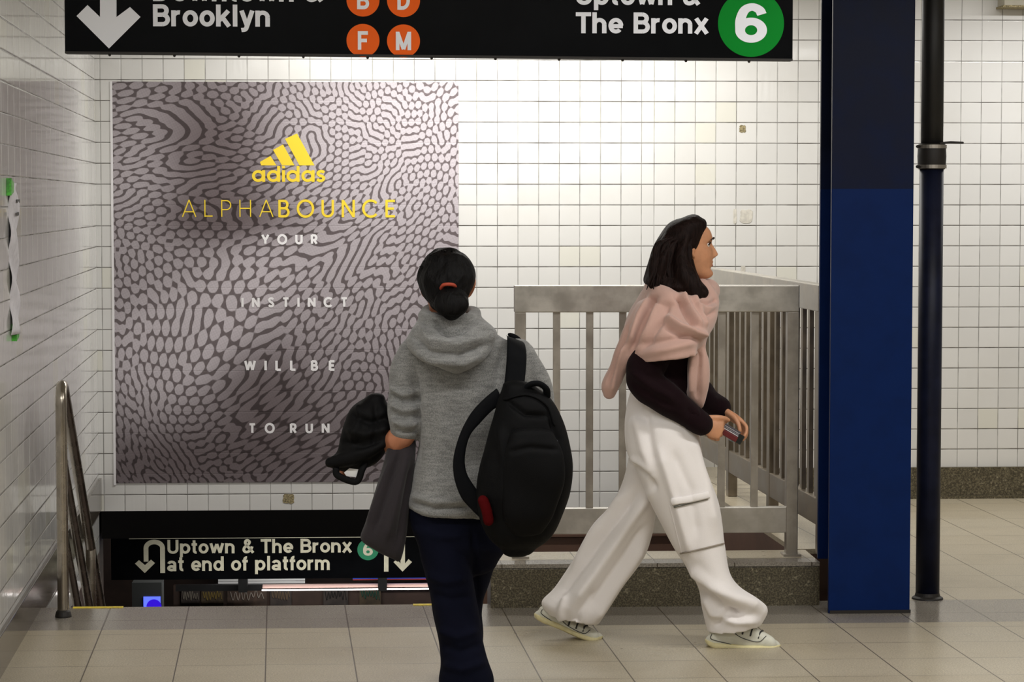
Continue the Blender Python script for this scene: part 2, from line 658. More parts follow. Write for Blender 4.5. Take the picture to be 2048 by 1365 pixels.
# ------------------------------------------------------------------ structure
CEIL = 2.75
XL = -0.93          # left wall, a plane of constant world x
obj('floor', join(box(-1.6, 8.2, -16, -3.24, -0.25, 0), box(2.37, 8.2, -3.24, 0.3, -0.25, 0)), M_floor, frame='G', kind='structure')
obj('ceiling', box(-1.9, 8.2, -16, 0.3, CEIL, CEIL + 0.1), M_ceil, frame='G', kind='structure')
wb = obj('wall_back', join(box(-1.3, 2.37, 0, 0.3, -0.041, CEIL), box(2.37, 8.2, 0, 0.3, -0.2, CEIL)), M_tile_back, frame='G', kind='structure')
obj('wall_left', box(XL - 0.25, XL, -4.5, 12.62, -0.25, CEIL), M_tile_left, kind='structure')
obj('wall_right', box(8.0, 8.2, -16, 0.3, -0.1, CEIL), M_tile_plain, frame='G', kind='structure')
obj('wall_front', box(-1.9, 8.2, -16.2, -16, -0.1, CEIL), M_tile_plain, frame='G', kind='structure')
obj('baseboard_left', box(XL, XL + 0.016, -4.4, 12.60, -0.03, 0.135), M_granite_p, bevel=0.003, kind='structure')
obj('baseboard_right', join(box(2.40, 8.0, -0.03, 0, 0, 0.165), box(2.40, 8.0, -0.045, 0, 0, 0.014)), M_granite, frame='G', kind='structure')
# stairwell: dark sides going down to the platform below
LOW = -3.4
obj('wall_stairwell', join(box(XL - 0.2, XL - 0.001, 9.0, 12.9, LOW, -0.03), box(XL - 0.21, XL - 0.2, 9.0, 12.9, LOW, -0.03)), M_dark, kind='structure')
obj('trim_8', box(2.06, 2.36, 9.49, 12.53, LOW, 0.15), M_brown, kind='structure')
obj('trim_1', box(0.955, 2.232, -3.34, -3.03, -0.25, 0.155), M_granite, frame='G', bevel=0.006, kind='structure')
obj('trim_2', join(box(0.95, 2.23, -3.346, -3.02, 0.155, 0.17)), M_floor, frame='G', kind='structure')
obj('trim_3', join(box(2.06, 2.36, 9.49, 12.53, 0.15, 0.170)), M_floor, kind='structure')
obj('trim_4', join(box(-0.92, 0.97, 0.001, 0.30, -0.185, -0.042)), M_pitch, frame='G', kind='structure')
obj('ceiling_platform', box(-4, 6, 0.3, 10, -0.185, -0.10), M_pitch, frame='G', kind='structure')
obj('floor_platform', box(-4, 6, 2.2, 10, LOW - 0.1, LOW), M_dark, frame='G', kind='structure')
obj('wall_platform', box(-4, 6, 9.0, 9.2, LOW, -0.185), M_dark, frame='G', kind='structure')
obj('trim_7', join(box(0.97, 2.2, 0.001, 0.2, LOW, -0.042), box(0.97, 2.2, -0.012, 0.001, -0.192, -0.182)), M_brown, frame='G', kind='structure')
# marks on the back wall: a chipped tile, a scrap of mortar, glue left by a sticker
for (px, py, w, hh, m, nm) in ((577, 998, .030, .026, M_chip, 'tile_chip'), (1485, 258, .017, .020, M_chip, 'tile_chip'), (1492, 433, .034, .036, M_glue, 'glue_patch'), (1470, 433, .009, .040, M_glue, 'glue_patch'), (1486, 538, .012, .015, M_glue, 'glue_patch')):
    u, v, z = hv(px, py, 0)
    rr = np.random.default_rng(int(px))
    pl = [(u + w * math.cos(a) / max(abs(math.cos(a)), abs(math.sin(a))) * rr.uniform(.85, 1.05), z + hh * math.sin(a) / max(abs(math.cos(a)), abs(math.sin(a))) * rr.uniform(.85, 1.05)) for a in np.linspace(0, 2 * math.pi, 20, endpoint=False)]
    obj(nm, prism(pl, -0.0016, 0.0), m, wb)
    wb.children[-1]['kind'] = 'structure'

# ------------------------------------------------------------------ stairs down
st = thing('staircase', 'dark staircase going down to the platform beside the left tiled wall', 'stairs', (0.2, 10.9, LOW))
NS, RISE, RUN = 20, 0.17, 0.27
pr = [(9.345, -0.25)]
y, z = 9.345 + RUN, -RISE
pts = [(9.345, -0.02 - RISE)]
for k in range(NS - 1):
    pts += [(y, z), (y, z - RISE)]
    y += RUN
    z -= RISE
pts = [(9.345, -RISE)] + pts[1:] + [(y, LOW), (y - 0.4, LOW), (9.345, -0.5)]
obj('stair_flight', prism(pts, XL + .03, 0.92, axis=0), M_dark, st)
for (xa, xb) in ((145, 245), (826, 905)):
    a, b = loc(at(xa, 1218, 9.345)), loc(at(xb, 1210, 9.33))
    # worn stripes of yellow paint on the stair nosing
    sh = box(a[0], b[0], -3.262, -3.236, -0.012, 0.0025)
    V, F = sh
    V = np.array([OH + p[0] * TU + p[1] * NV + np.array([0, 0, p[2]]) for p in V])
    obj('nosing_stripe', (V, F), M_tape_y, st, label='worn yellow stripe')

# ------------------------------------------------------------------ lettering: strokes on a 1 high capital
def arc(cx, cy, rx, ry, a0, a1, n=18):
    return [(cx + rx * math.cos(math.radians(a)), cy + ry * math.sin(math.radians(a))) for a in np.linspace(a0, a1, n)]


def curve(*p, n=30):
    return [tuple(q) for q in smooth_rows(np.array(p), n)]


X_, K = 0.73, 0.095      # x-height and half stroke for the grotesque face


def _n(x0, w):            # arch of n, h, m
    return [(x0, 0), ] and [arc(x0 + w / 2, X_ - 0.095 - w / 2 + 0.0, w / 2, w / 2, 180, 0), [(x0 + w, X_ - 0.095 - w / 2), (x0 + w, 0)]]


GROT = {
    'o': (0.66, [arc(.33, .365, .225, .275, 0, 360, 36)]),
    'n': (0.66, [[(.10, 0), (.10, X_)]] + _n(.10, .42)),
    'h': (0.66, [[(.10, 0), (.10, 1)]] + _n(.10, .42)),
    'm': (0.98, [[(.10, 0), (.10, X_)]] + _n(.10, .37) + _n(.47, .37)),
    'r': (0.43, [[(.10, 0), (.10, X_)], arc(.33, .43, .23, .205, 175, 80)]),
    't': (0.40, [[(.18, .95), (.18, .20)], arc(.31, .20, .13, .115, 180, 280), [(.02, .655), (.36, .655)]]),
    'p': (0.68, [[(.10, -.25), (.10, X_)], arc(.345, .365, .225, .275, 0, 360, 36)]),
    'd': (0.68, [[(.57, 0), (.57, 1)], arc(.325, .365, .225, .275, 0, 360, 36)]),
    'b': (0.68, [[(.10, 0), (.10, 1)], arc(.345, .365, .225, .275, 0, 360, 36)]),
    'e': (0.64, [arc(.32, .365, .225, .275, 0, 318, 34), [(.11, .345), (.62, .345)]]),
    'a': (0.64, [arc(.29, .205, .19, .125, 0, 360, 30), [(.49, 0), (.49, .48)], arc(.295, .475, .195, .165, 0, 165)]),
    'w': (0.92, [[(.09, X_), (.26, .04)], [(.26, .04), (.46, .68)], [(.46, .68), (.66, .04)], [(.66, .04), (.83, X_)]]),
    'k': (0.62, [[(.10, 0), (.10, 1)], [(.13, .27), (.52, .72)], [(.27, .42), (.55, 0)]]),
    'l': (0.28, [[(.14, 0), (.14, 1)]]),
    'i': (0.28, [[(.14, 0), (.14, X_)], [(.14, .86), (.14, 1.02)]]),
    'f': (0.38, [[(.17, 0), (.17, .80)], arc(.30, .78, .13, .125, 180, 85), [(.02, .655), (.36, .655)]]),
    'y': (0.62, [[(.09, X_), (.31, .06)], curve((.54, X_), (.34, .10), (.25, -.12), (.08, -.16))]),
    'x': (0.62, [[(.08, X_), (.55, 0)], [(.54, X_), (.07, 0)]]),
    'U': (0.76, [[(.12, 1), (.12, .32)], arc(.375, .32, .255, .23, 180, 360), [(.63, .32), (.63, 1)]]),
    'T': (0.68, [[(.34, 0), (.34, 1)], [(.01, .905), (.67, .905)]]),
    'B': (0.74, [[(.12, 0), (.12, 1)], [(.12, .905), (.40, .905)], arc(.40, .715, .19, .19, 90, -90), [(.12, .525), (.40, .525)], arc(.42, .31, .215, .215, 90, -90), [(.12, .095), (.42, .095)]]),
    'D': (0.76, [[(.12, 0), (.12, 1)], [(.12, .905), (.32, .905)], arc(.32, .50, .335, .405, 90, -90, 30), [(.12, .095), (.32, .095)]]),
    'F': (0.64, [[(.12, 0), (.12, 1)], [(.12, .905), (.61, .905)], [(.12, .50), (.55, .50)]]),
    'M': (0.88, [[(.12, 0), (.12, 1)], [(.76, 0), (.76, 1)], [(.12, .97), (.44, .05)], [(.76, .97), (.44, .05)]]),
    '&': (0.74, [curve((.70, .03), (.42, .40), (.22, .70), (.24, .88), (.37, .915), (.47, .80), (.40, .64), (.18, .44), (.11, .26), (.17, .12), (.31, .085), (.46, .16), (.58, .33), (.63, .48), n=50)]),
    '6': (0.66, [arc(.33, .315, .22, .225, 0, 360, 40), curve((.11, .33), (.115, .58), (.20, .83), (.35, .91), (.49, .84), (.545, .72), n=30)]),
    ' ': (0.34, []),
}
GEO = {
    'A': (0.78, [[(.0, 0), (.39, 1)], [(.78, 0), (.39, 1)], [(.14, .30), (.64, .30)]]),
    'L': (0.50, [[(.05, 0), (.05, 1)], [(.05, .045), (.5, .045)]]),
    'P': (0.58, [[(.05, 0), (.05, 1)], [(.05, .955), (.32, .955)], arc(.32, .69, .255, .265, 90, -90), [(.05, .425), (.32, .425)]]),
    'H': (0.72, [[(.05, 0), (.05, 1)], [(.67, 0), (.67, 1)], [(.05, .5), (.67, .5)]]),
    'B': (0.62, [[(.06, 0), (.06, 1)], [(.06, .94), (.32, .94)], arc(.32, .73, .19, .21, 90, -90), [(.06, .52), (.35, .52)], arc(.35, .29, .22, .23, 90, -90), [(.06, .06), (.35, .06)]]),
    'O': (0.94, [arc(.47, .5, .43, .46, 0, 360, 44)]),
    'U': (0.70, [[(.06, 1), (.06, .34)], arc(.35, .34, .29, .28, 180, 360, 24), [(.64, .34), (.64, 1)]]),
    'N': (0.74, [[(.06, 0), (.06, 1)], [(.68, 0), (.68, 1)], [(.06, .97), (.68, .03)]]),
    'C': (0.86, [arc(.47, .5, .43, .46, 42, 318, 36)]),
    'E': (0.54, [[(.06, 0), (.06, 1)], [(.06, .94), (.54, .94)], [(.06, .5), (.48, .5)], [(.06, .06), (.54, .06)]]),
    'Y': (0.74, [[(.37, .42), (.37, 0)], [(.03, 1), (.37, .42)], [(.71, 1), (.37, .42)]]),
    'R': (0.62, [[(.06, 0), (.06, 1)], [(.06, .94), (.32, .94)], arc(.32, .68, .22, .26, 90, -90), [(.06, .42), (.32, .42)], [(.30, .42), (.58, 0)]]),
    'I': (0.12, [[(.06, 0), (.06, 1)]]),
    'S': (0.58, [curve((.52, .80), (.40, .93), (.22, .92), (.09, .78), (.17, .60), (.40, .44), (.52, .26), (.40, .08), (.20, .06), (.05, .20), n=40)]),
    'T': (0.62, [[(.31, 0), (.31, 1)], [(.0, .94), (.62, .94)]]),
    'W': (1.06, [[(.03, 1), (.28, .03)], [(.28, .03), (.53, .95)], [(.53, .95), (.78, .03)], [(.78, .03), (1.03, 1)]]),
    ' ': (0.30, []),
}
AVG = {   # round lower-case face of the sportswear name
    'a': (0.86, [arc(.40, .365, .285, .285, 0, 360, 36), [(.715, 0), (.715, X_)]]),
    'd': (0.86, [arc(.40, .365, .285, .285, 0, 360, 36), [(.715, 0), (.715, 1.0)]]),
    'i': (0.24, [[(.12, 0), (.12, X_)], [(.12, .84), (.12, 1.0)]]),
    's': (0.56, [curve((.48, .58), (.38, .655), (.22, .65), (.12, .55), (.19, .42), (.38, .34), (.46, .22), (.37, .09), (.20, .075), (.07, .17), n=40)]),
}


def ribbon(pl, hw):
    p = np.array(pl, float)
    closed = np.hypot(*(p[0] - p[-1])) < 1e-6
    if closed:
        d = np.roll(p[:-1], -1, 0) - np.roll(p[:-1], 1, 0)
        d = np.concatenate([d, d[:1]])
    else:
        d = np.gradient(p, axis=0)
    d /= np.linalg.norm(d, axis=1)[:, None]
    n = np.stack([-d[:, 1], d[:, 0]], 1) * hw
    a, b = p + n, p - n
    m = len(p)
    return np.concatenate([a, b]), [(i, i + 1, m + i + 1, m + i) for i in range(m - 1)]


def lettering(font, text, x0, x1, y0, y1, hw, v, gap=0.04, depth=0.0006):
    """text on the plane v, its capitals filling x0..x1 by y0..y1 (photo pixels of baseline and capital height)"""
    h1 = hv((x0 + x1) / 2, y1, v)[2]
    h0 = hv((x0 + x1) / 2, y0, v)[2]
    u0, u1 = hv(x0, y0, v)[0], hv(x1, y0, v)[0]
    S = h1 - h0
    w = sum(font[c][0] for c in text)
    n = len(text) - 1
    want = (u1 - u0) / S
    sx = 1.0
    if gap is None:
        gp = (want - w) / max(n, 1)
    else:
        gp = gap
        sx = want / (w + gap * n)
    V, F, k, x = [], [], 0, 0.0
    j = 0
    for c in text:
        for s in font[c][1]:
            a, f = ribbon([(q[0], q[1]) for q in s], hw)
            a[:, 0] = (a[:, 0] + x) * sx
            V.append(np.stack([u0 + a[:, 0] * S, np.full(len(a), v - depth - (j % 7) * 0.00004), h0 + a[:, 1] * S], 1))
            F += [tuple(i + k for i in q) for q in f]
            k += len(a)
            j += 1
        x += font[c][0] + gp
    return np.concatenate(V), F


def flat(px, v):
    """flat shape on the plane v with its outline at these photo pixels"""
    return np.array([hv(x, y, v) for x, y in px]), [tuple(range(len(px)))]


# ------------------------------------------------------------------ hanging sign above the hall
VS = -4.4
sg = thing('hanging_sign', 'long black overhead direction sign with white lettering and coloured line discs', 'sign', (0.71, VS, 2.05), 'G')
u0, u1 = hv(130, 105, VS)[0], hv(1585, 120, VS)[0]
zb0, zb1 = hv(130, 105, VS)[2], hv(1585, 120, VS)[2]
ZT = 2.42
obj('sign_board', prism([(u0, zb0), (u1, zb1), (u1, ZT), (u0, ZT)], VS, VS + 0.05), M_sign, sg)
obj('bottom_frame', prism([(u0, zb0 - .003), (u1, zb1 - .003), (u1, zb1 + .004), (u0, zb0 + .004)], VS - 0.004, VS + 0.054), M_rubber, sg)
for q in np.linspace(0.06, 0.94, 11):
    uu, zz = u0 + (u1 - u0) * q, zb0 + (zb1 - zb0) * q
    obj('frame_screw', tube([(uu, VS + .01, zz - .001), (uu, VS + .01, zz - .006)], .005, 10), M_rubber, sg)
for q in (0.12, 0.88):
    uu = u0 + (u1 - u0) * q
    obj('hanger_rod', tube([(uu, VS + .025, ZT - .01), (uu, VS + .025, CEIL)], .009, 12), M_steel_v, sg)
EP = VS - 0.0008
ar = [(200, -60), (233, -60), (233, 34), (260, 14), (281, 34), (218, 97), (153, 32), (175, 10), (200, 34)]
obj('arrow', flat(ar, EP), M_white_vinyl, sg, label='white arrow pointing down')
obj('lettering', lettering(GROT, 'Brooklyn', 305, 542, 53, 9, .096, EP), M_white_vinyl, sg)
obj('lettering', lettering(GROT, 'Downtown &', 305, 645, 3, -41, .096, EP), M_white_vinyl, sg)
obj('lettering', lettering(GROT, 'The Bronx', 1151, 1417, 67, 25, .096, EP), M_white_vinyl, sg)
obj('lettering', lettering(GROT, 'Uptown &', 1151, 1399, 10, -33, .096, EP), M_white_vinyl, sg)
for ch, cx, cy in (('B', 726, 0), ('D', 807, 1), ('F', 726, 81), ('M', 807, 82)):
    c = hv(cx, cy, VS)
    r = hv(cx + 33, cy, VS)[0] - c[0]
    d_ = obj('line_disc', disc(c[0], c[2], r, EP), M_orange, sg)
    w = {'B': 12.5, 'D': 13, 'F': 11, 'M': 16}[ch]
    obj('letter', lettering(GROT, ch, cx - w, cx + w, cy + 18.5, cy - 18.5, .10, EP - .0006), M_white_vinyl, d_)
c = hv(1502, 47, VS)
d_ = obj('line_disc', disc(c[0], c[2], hv(1568, 47, VS)[0] - c[0], EP, 64), M_green, sg)
obj('numeral', lettering(GROT, '6', 1469, 1535, 85, 7, .098, EP - .0006), M_white_vinyl, d_)

# ------------------------------------------------------------------ poster
VP_ = -0.004
pu0, pu1 = -0.842, 0.936
pz0, pz1 = 0.105, 2.180
po = thing('poster', 'huge grey advertising poster of knitted shoe fabric pasted on the white tiles', 'poster', ((pu0 + pu1) / 2, 0, pz0), 'G')


def labyrinth(n, lam, eps, gq, steps, seed):
    """spots and worms of even width (a Swift-Hohenberg pattern), tileable"""
    g = np.random.default_rng(seed)
    k = np.fft.fftfreq(n) * 2 * math.pi
    k2 = (k[:, None] ** 2 + k[None, :n // 2 + 1].__abs__() ** 2) / (2 * math.pi / lam) ** 2
    L = eps - (k2 - 1) ** 2
    u = g.normal(size=(n, n)) * 0.3
    dt = 0.4
    for _ in range(steps):
        u = np.fft.irfft2((np.fft.rfft2(u) + dt * np.fft.rfft2(gq * u * u - u ** 3)) / (1 - dt * L), s=(n, n))
    return u


def poster_print():
    nx, ny = 372, 434
    U = labyrinth(512, 8.7, 0.28, 0.72, 160, 5)
    U = (U - U.mean()) / U.std()
    s, t = np.meshgrid(np.linspace(0, 1, nx), np.linspace(0, 1, ny))     # t upward
    a = ny / nx
    tt = t * a
    B = lambda cx, cy, rx, ry, rot=0: np.exp(-(((s - cx) * math.cos(rot) + (tt - cy * a) * math.sin(rot)) / rx) ** 2 - (((tt - cy * a) * math.cos(rot) - (s - cx) * math.sin(rot)) / ry) ** 2)
    # the printed cloth is draped: the pattern stretches and turns across it
    wx = 0.10 * np.sin(3.1 * tt + 1.0) + 0.07 * np.sin(5.3 * s + 2.2 * tt) - 0.05 * B(.9, .8, .3, .3) + .03 * np.sin(9 * tt + 4 * s)
    wy = 0.09 * np.sin(3.7 * s + 0.6) + 0.06 * np.sin(4.6 * tt - 2.0 * s + 2) + 0.10 * B(.85, .85, .35, .3) + 0.07 * B(.15, .25, .3, .25) + .03 * np.sin(8 * s - 3 * tt)
    sc = 345.0
    X = (s + wx) * sc * 1.02 + 60
    Y = (tt + wy) * sc + 40
    xi, yi = np.floor(X).astype(int), np.floor(Y).astype(int)
    fx, fy = X - xi, Y - yi
    g = lambda i, j: U[j % 512, i % 512]
    P = (g(xi, yi) * (1 - fx) + g(xi + 1, yi) * fx) * (1 - fy) + (g(xi, yi + 1) * (1 - fx) + g(xi + 1, yi + 1) * fx) * fy
    # tone of the printed picture (light and dark areas of the photographed cloth)
    tone = 0.62 + 0.42 * B(.95, .88, .42, .26) + 0.36 * B(.30, .42, .26, .13, .75) + 0.34 * B(.12, .33, .16, .14) + .18 * B(.05, .75, .14, .25)
    tone -= 0.30 * B(.30, .83, .17, .20) + 0.26 * B(.34, .66, .25, .07) + 0.24 * B(.16, .05, .36, .10) + 0.20 * B(.42, .22, .16, .2, .6) + .12 * B(.8, .1, .4, .2)
    tone += .10 * B(.75, .5, .3, .2)
    return nx, ny, P, np.clip(tone, 0.2, 1.12)


nx, ny, PP, TT = poster_print()
gu, gz = np.meshgrid(np.linspace(pu0, pu1, nx), np.linspace(pz0, pz1, ny))
V = np.stack([gu.ravel(), np.full(gu.size, VP_), gz.ravel()], 1)
ii = np.arange(nx * ny).reshape(ny, nx)
F = np.stack([ii[:-1, :-1].ravel(), ii[:-1, 1:].ravel(), ii[1:, 1:].ravel(), ii[1:, :-1].ravel()], 1).tolist()


def poster_mat():
    s = NT('poster print')
    at_ = s.n('ShaderNodeAttribute', attribute_name='print')
    sp = s.n('ShaderNodeSeparateColor', {0: at_.outputs['Color']})
    u, tone = sp.outputs[0], sp.outputs[1]
    c, x, y, z = s.coord()
    # dots of the print screen
    q = 2 * math.pi / 0.0125
    dot = s.math('MULTIPLY', s.math('SINE', s.math('MULTIPLY', s.math('ADD', x, s.math('MULTIPLY', z, 0.55)), q)), s.math('SINE', s.math('MULTIPLY', s.math('SUBTRACT', z, s.math('MULTIPLY', x, 0.55)), q)))
    dot = s.math('ADD', s.math('MULTIPLY', dot, 0.17), 1.0)
    blob = s.ramp(u, 0.29, 0.38)
    lite = s.mix(s.ramp(tone, 0.3, 1.0), srgb(104, 93, 96), srgb(200, 192, 199))
    dark = s.mix(s.ramp(tone, 0.3, 1.0), srgb(55, 45, 47), srgb(114, 104, 107))
    col = s.mix(blob, dark, lite)
    col = s.mix(1.0, col, s.vec(dot, dot, dot), 'MULTIPLY')
    # the wall's tile joints show through the vinyl
    fz = s.math('FRACT', s.math('DIVIDE', s.math('SUBTRACT', s.math('ADD', z, pz0), 1.546), 0.1073))
    s.bump(s.ramp(s.math('ABSOLUTE', s.math('SUBTRACT', fz, 0.5)), 0.47, 0.5, 1.0, 0.0), 0.35, 0.0015)
    return s.out(Base_Color=col, Roughness=0.42)


M_poster = poster_mat()
sheet = obj('poster_sheet', (V, F), M_poster, po)
ca = sheet.data.color_attributes.new('print', 'FLOAT_COLOR', 'POINT')
val = np.zeros((nx * ny, 4), np.float32)
val[:, 0] = np.clip(PP.ravel() * 0.25 + 0.5, 0, 1)
val[:, 1] = TT.ravel()
val[:, 3] = 1
ca.data.foreach_set('color', val.ravel())
VT = VP_ - 0.0008
lg = obj('logo', join(flat([(520, 324), (541, 312), (553, 331), (522, 331)], VT), flat([(546, 300), (566, 289), (589, 331), (564, 331)], VT), flat([(570, 278), (594, 267), (629, 331), (599, 331)], VT)), M_yellow, po, label='yellow logo of three slanted bars')
obj('logo_name', lettering(AVG, 'adidas', 503, 651, 364, 332, .088, VT, gap=0.02), M_yellow, lg)
obj('lettering', lettering(GEO, 'ALPHA', 365, 546, 434, 400, .033, VT, gap=None), M_yellow, po, label='thin yellow capitals')
obj('lettering', lettering(GEO, 'BOUNCE', 557, 790, 435, 400, .070, VT, gap=None), M_yellow, po, label='bold yellow capitals')
for tx, x0, x1, y0, y1 in (('YOUR', 524, 634, 488, 470), ('INSTINCT', 484, 694, 614, 596), ('WILL', 490, 591, 741, 722), ('BE', 623, 669, 741, 722), ('TO', 499, 548, 866, 848), ('RUN', 581, 658, 866, 848)):
    obj('lettering', lettering(GEO, tx, x0, x1, y0, y1, .13, VT, gap=None), M_white_print, po, label='white capitals')
# white paper margin left of the print
obj('margin', box(pu0 - .012, pu0, VP_, 0, pz0 - .01, pz1), M_white_print, po)

# ------------------------------------------------------------------ front railing on the curb
VR = -3.16
fr = thing('guard_rail', 'brushed steel guard rail standing on the granite curb, facing the hall', 'railing', (1.61, VR, 0.17), 'G')
zt = 1.238
obj('top_rail', box(1.055, 2.172, VR - .03, VR + .03, zt - .105, zt), M_steel, fr, bevel=.004)
obj('bottom_rail', box(1.098, 2.128, VR - .02, VR + .02, 0.262, 0.364), M_steel, fr, bevel=.003)
for ua, ub in ((1.058, 1.100), (2.126, 2.172)):
    p_ = obj('post', box(ua, ub, VR - .025, VR + .025, 0.17, zt - .105), M_steel_v, fr, bevel=.003)
    obj('base_plate', box(ua - .012, ub + .012, VR - .04, VR + .04, 0.17, 0.178), M_steel_v, p_)
for k in range(7):
    uu = hv(1113 + 66 * k, 800, VR)[0]
    obj('baluster', box(uu - .014, uu + .014, VR - .008, VR + .008, 0.364, zt - .105), M_steel_v, fr)

# side railing along the well, running back to the wall
XS = 2.135
sr = thing('guard_rail', 'brushed steel guard rail receding along the side of the stairwell to the back wall', 'railing', (XS, 11.0, 0.17))
ya, yb = 9.30, 12.44
obj('top_rail', box(XS - .03, XS + .03, ya, yb, zt - .105, zt), M_steel_y, sr, bevel=.004)
obj('bottom_rail', box(XS - .02, XS + .02, ya, yb, 0.285, 0.39), M_steel_b, sr, bevel=.003)
for yy in (ya + .03, ya + 1.0, ya + 1.95, yb - .03):
    obj('post', box(XS - .022, XS + .022, yy - .03, yy + .03, 0.17, zt - .105), M_steel_b, sr, bevel=.003)
k = 0
yy = ya + .13
while yy < yb - .08:
    if min(abs(yy - q) for q in (ya + 1.0, ya + 1.95)) > .05:
        obj('baluster', box(XS - .009, XS + .009, yy - .019, yy + .019, 0.39, zt - .105), M_steel_b, sr)
    yy += 0.132

# ------------------------------------------------------------------ column and pipe
co = thing('column', 'blue painted steel I-beam column standing beside the stairwell railing', 'column', (2.387, -3.38, 0), 'G')
obj('front_flange', box(2.232, 2.543, -3.53, -3.508, 0, CEIL), M_blue, co, bevel=.002)
obj('web', box(2.378, 2.396, -3.508, -3.272, 0, CEIL), M_blue, co)
obj('rear_flange', box(2.236, 2.543, -3.272, -3.25, 0.171, CEIL), M_blue, co, bevel=.002)
obj('base_shade', box(2.236, 2.546, -3.535, -3.506, 0, 0.012), M_rubber, co)  # dark strip standing in for the shadow at the column's foot

pi = thing('pipe', 'dark standpipe with a clamped coupling rising behind the blue column', 'pipe', (2.684, -3.21, 0), 'G')
PU, PV = 2.684, -3.21
obj('lower_pipe', tube([(PU, PV, 0), (PU, PV, 0.9), (PU, PV, 1.72)], .0465, 32, cap=False), M_pipe_lo, pi, smooth=True)
obj('upper_pipe', tube([(PU, PV, 1.72), (PU, PV, 2.2), (PU, PV, CEIL)], .0435, 32, cap=False), M_pipe_hi, pi, smooth=True)
cp = obj('coupling', tube([(PU, PV, 1.690), (PU, PV, 1.70), (PU, PV, 1.74), (PU, PV, 1.78), (PU, PV, 1.79)], [.051, .054, .056, .054, .051], 32, cap=False), M_rubber, pi, smooth=True)
for zz in (1.700, 1.778):
    obj('clamp_band', tube([(PU, PV, zz - .007), (PU, PV, zz + .007)], .0575, 32, cap=False), M_steel_v, cp)
    obj('clamp_screw', tube([(PU - .064, PV - .03, zz), (PU - .052, PV - .02, zz)], .006, 10), M_rubber, cp)
obj('cable_end', tube([(PU + .02, PV - .055, 1.79), (PU + .06, PV - .055, 1.794), (PU + .108, PV - .055, 1.792)], .0045, 10), M_rubber, cp)
obj('floor_collar', tube([(PU, PV, 0), (PU, PV, .006), (PU, PV, .012)], [.062, .06, .05], 32), M_rubber, pi)

# ------------------------------------------------------------------ handrail down the stairs
HX = -0.812
hr = thing('handrail', 'polished steel tube handrail at the head of the stairs beside the left wall', 'handrail', (HX, 9.16, 0))
SL = -0.63
hy = 9.16
P = [(HX, hy, 0), (HX, hy, .3), (HX, hy, .6), (HX, hy, .78), (HX, hy + .008, .835), (HX, hy + .035, .868), (HX, hy + .075, .866), (HX, hy + .12, .845)]
P += [(HX, hy + .12 + d, .845 + SL * d) for d in (.2, .6, 1.2, 2.0, 3.4)]
obj('bent_tube', tube(P, .0215, 20, sub=110, up=(1, 0, 0), cap=False), M_tube, hr, smooth=True)
for zz, nm in ((.58, 'middle_tube'), (.30, 'lower_tube')):
    obj(nm, tube([(HX, hy + .01, zz), (HX, hy + .07, zz + .0), (HX, hy + .2, zz + SL * .15), (HX, hy + 1.5, zz + SL * 1.45), (HX, hy + 3.4, zz + SL * 3.35)], .018, 18, sub=30, cap=False), M_tube, hr, smooth=True)
for d in (1.35, 2.75):
    obj('stair_post', tube([(HX, hy + d, .845 + SL * (d - .12)), (HX, hy + d, .845 + SL * (d - .12) - .95)], .0215, 18), M_tube, hr, smooth=True)
obj('base_flange', tube([(HX, hy, 0), (HX, hy, .006)], .031, 24), M_rubber, hr)

# ------------------------------------------------------------------ paper notice taped on the left wall
pn = thing('paper_notice', 'crumpled white paper taped with green tape on the left tiled wall', 'paper', (XL, 8.62, 1.1))
n1, n2 = 14, 30
V, F = [], []
for j in range(n2):
    t = j / (n2 - 1)
    for i in range(n1):
        s_ = i / (n1 - 1)
        V.append((XL + .004 + .016 * math.sin(s_ * 3.1) * (0.6 + .4 * math.sin(t * 9 + 1)) + .006 * math.sin(t * 21 + s_ * 4), 8.53 + .24 * s_ + .012 * math.sin(t * 7), 1.10 + .53 * t))
for j in range(n2 - 1):
    for i in range(n1 - 1):
        a = j * n1 + i
        F.append((a, a + 1, a + n1 + 1, a + n1))
sh_ = obj('sheet', (V, F), M_paper, pn, smooth=True)
so = sh_.modifiers.new('s', 'SOLIDIFY')
so.thickness = .0008
for k in range(9):
    zz = 1.56 - k * .045
    obj('print_line', box(XL + .0225, XL + .0230, 8.60, 8.60 + (.06 if k % 3 else .1), zz, zz + .012), M_ink, pn) if k < 2 else None
for (yy, zz) in ((8.50, 1.615), (8.62, 1.105)):
    obj('tape', prism([(yy - .03, zz - .03), (yy + .05, zz - .018), (yy + .06, zz + .014), (yy - .02, zz + .03)], XL + .0005, XL + .018, axis=0), M_tape_g, pn, label='green tape')

# ------------------------------------------------------------------ box on the back wall at upper right
jb = thing('junction_box', 'beige metal box mounted high on the back wall, cut off by the top corner', 'box', (4.1, 0, 2.56), 'G')
ub = hv(1995, 15, 0)[0]
obj('housing', box(ub, ub + .6, -.14, 0, 2.575, 2.70), plain('beige enamel', srgb(178, 172, 155), 0.5, nscale=5, namp=0.1), jb, bevel=.004)
obj('lip', box(ub - .008, ub + .608, -.148, 0, 2.568, 2.578), M_chip, jb)

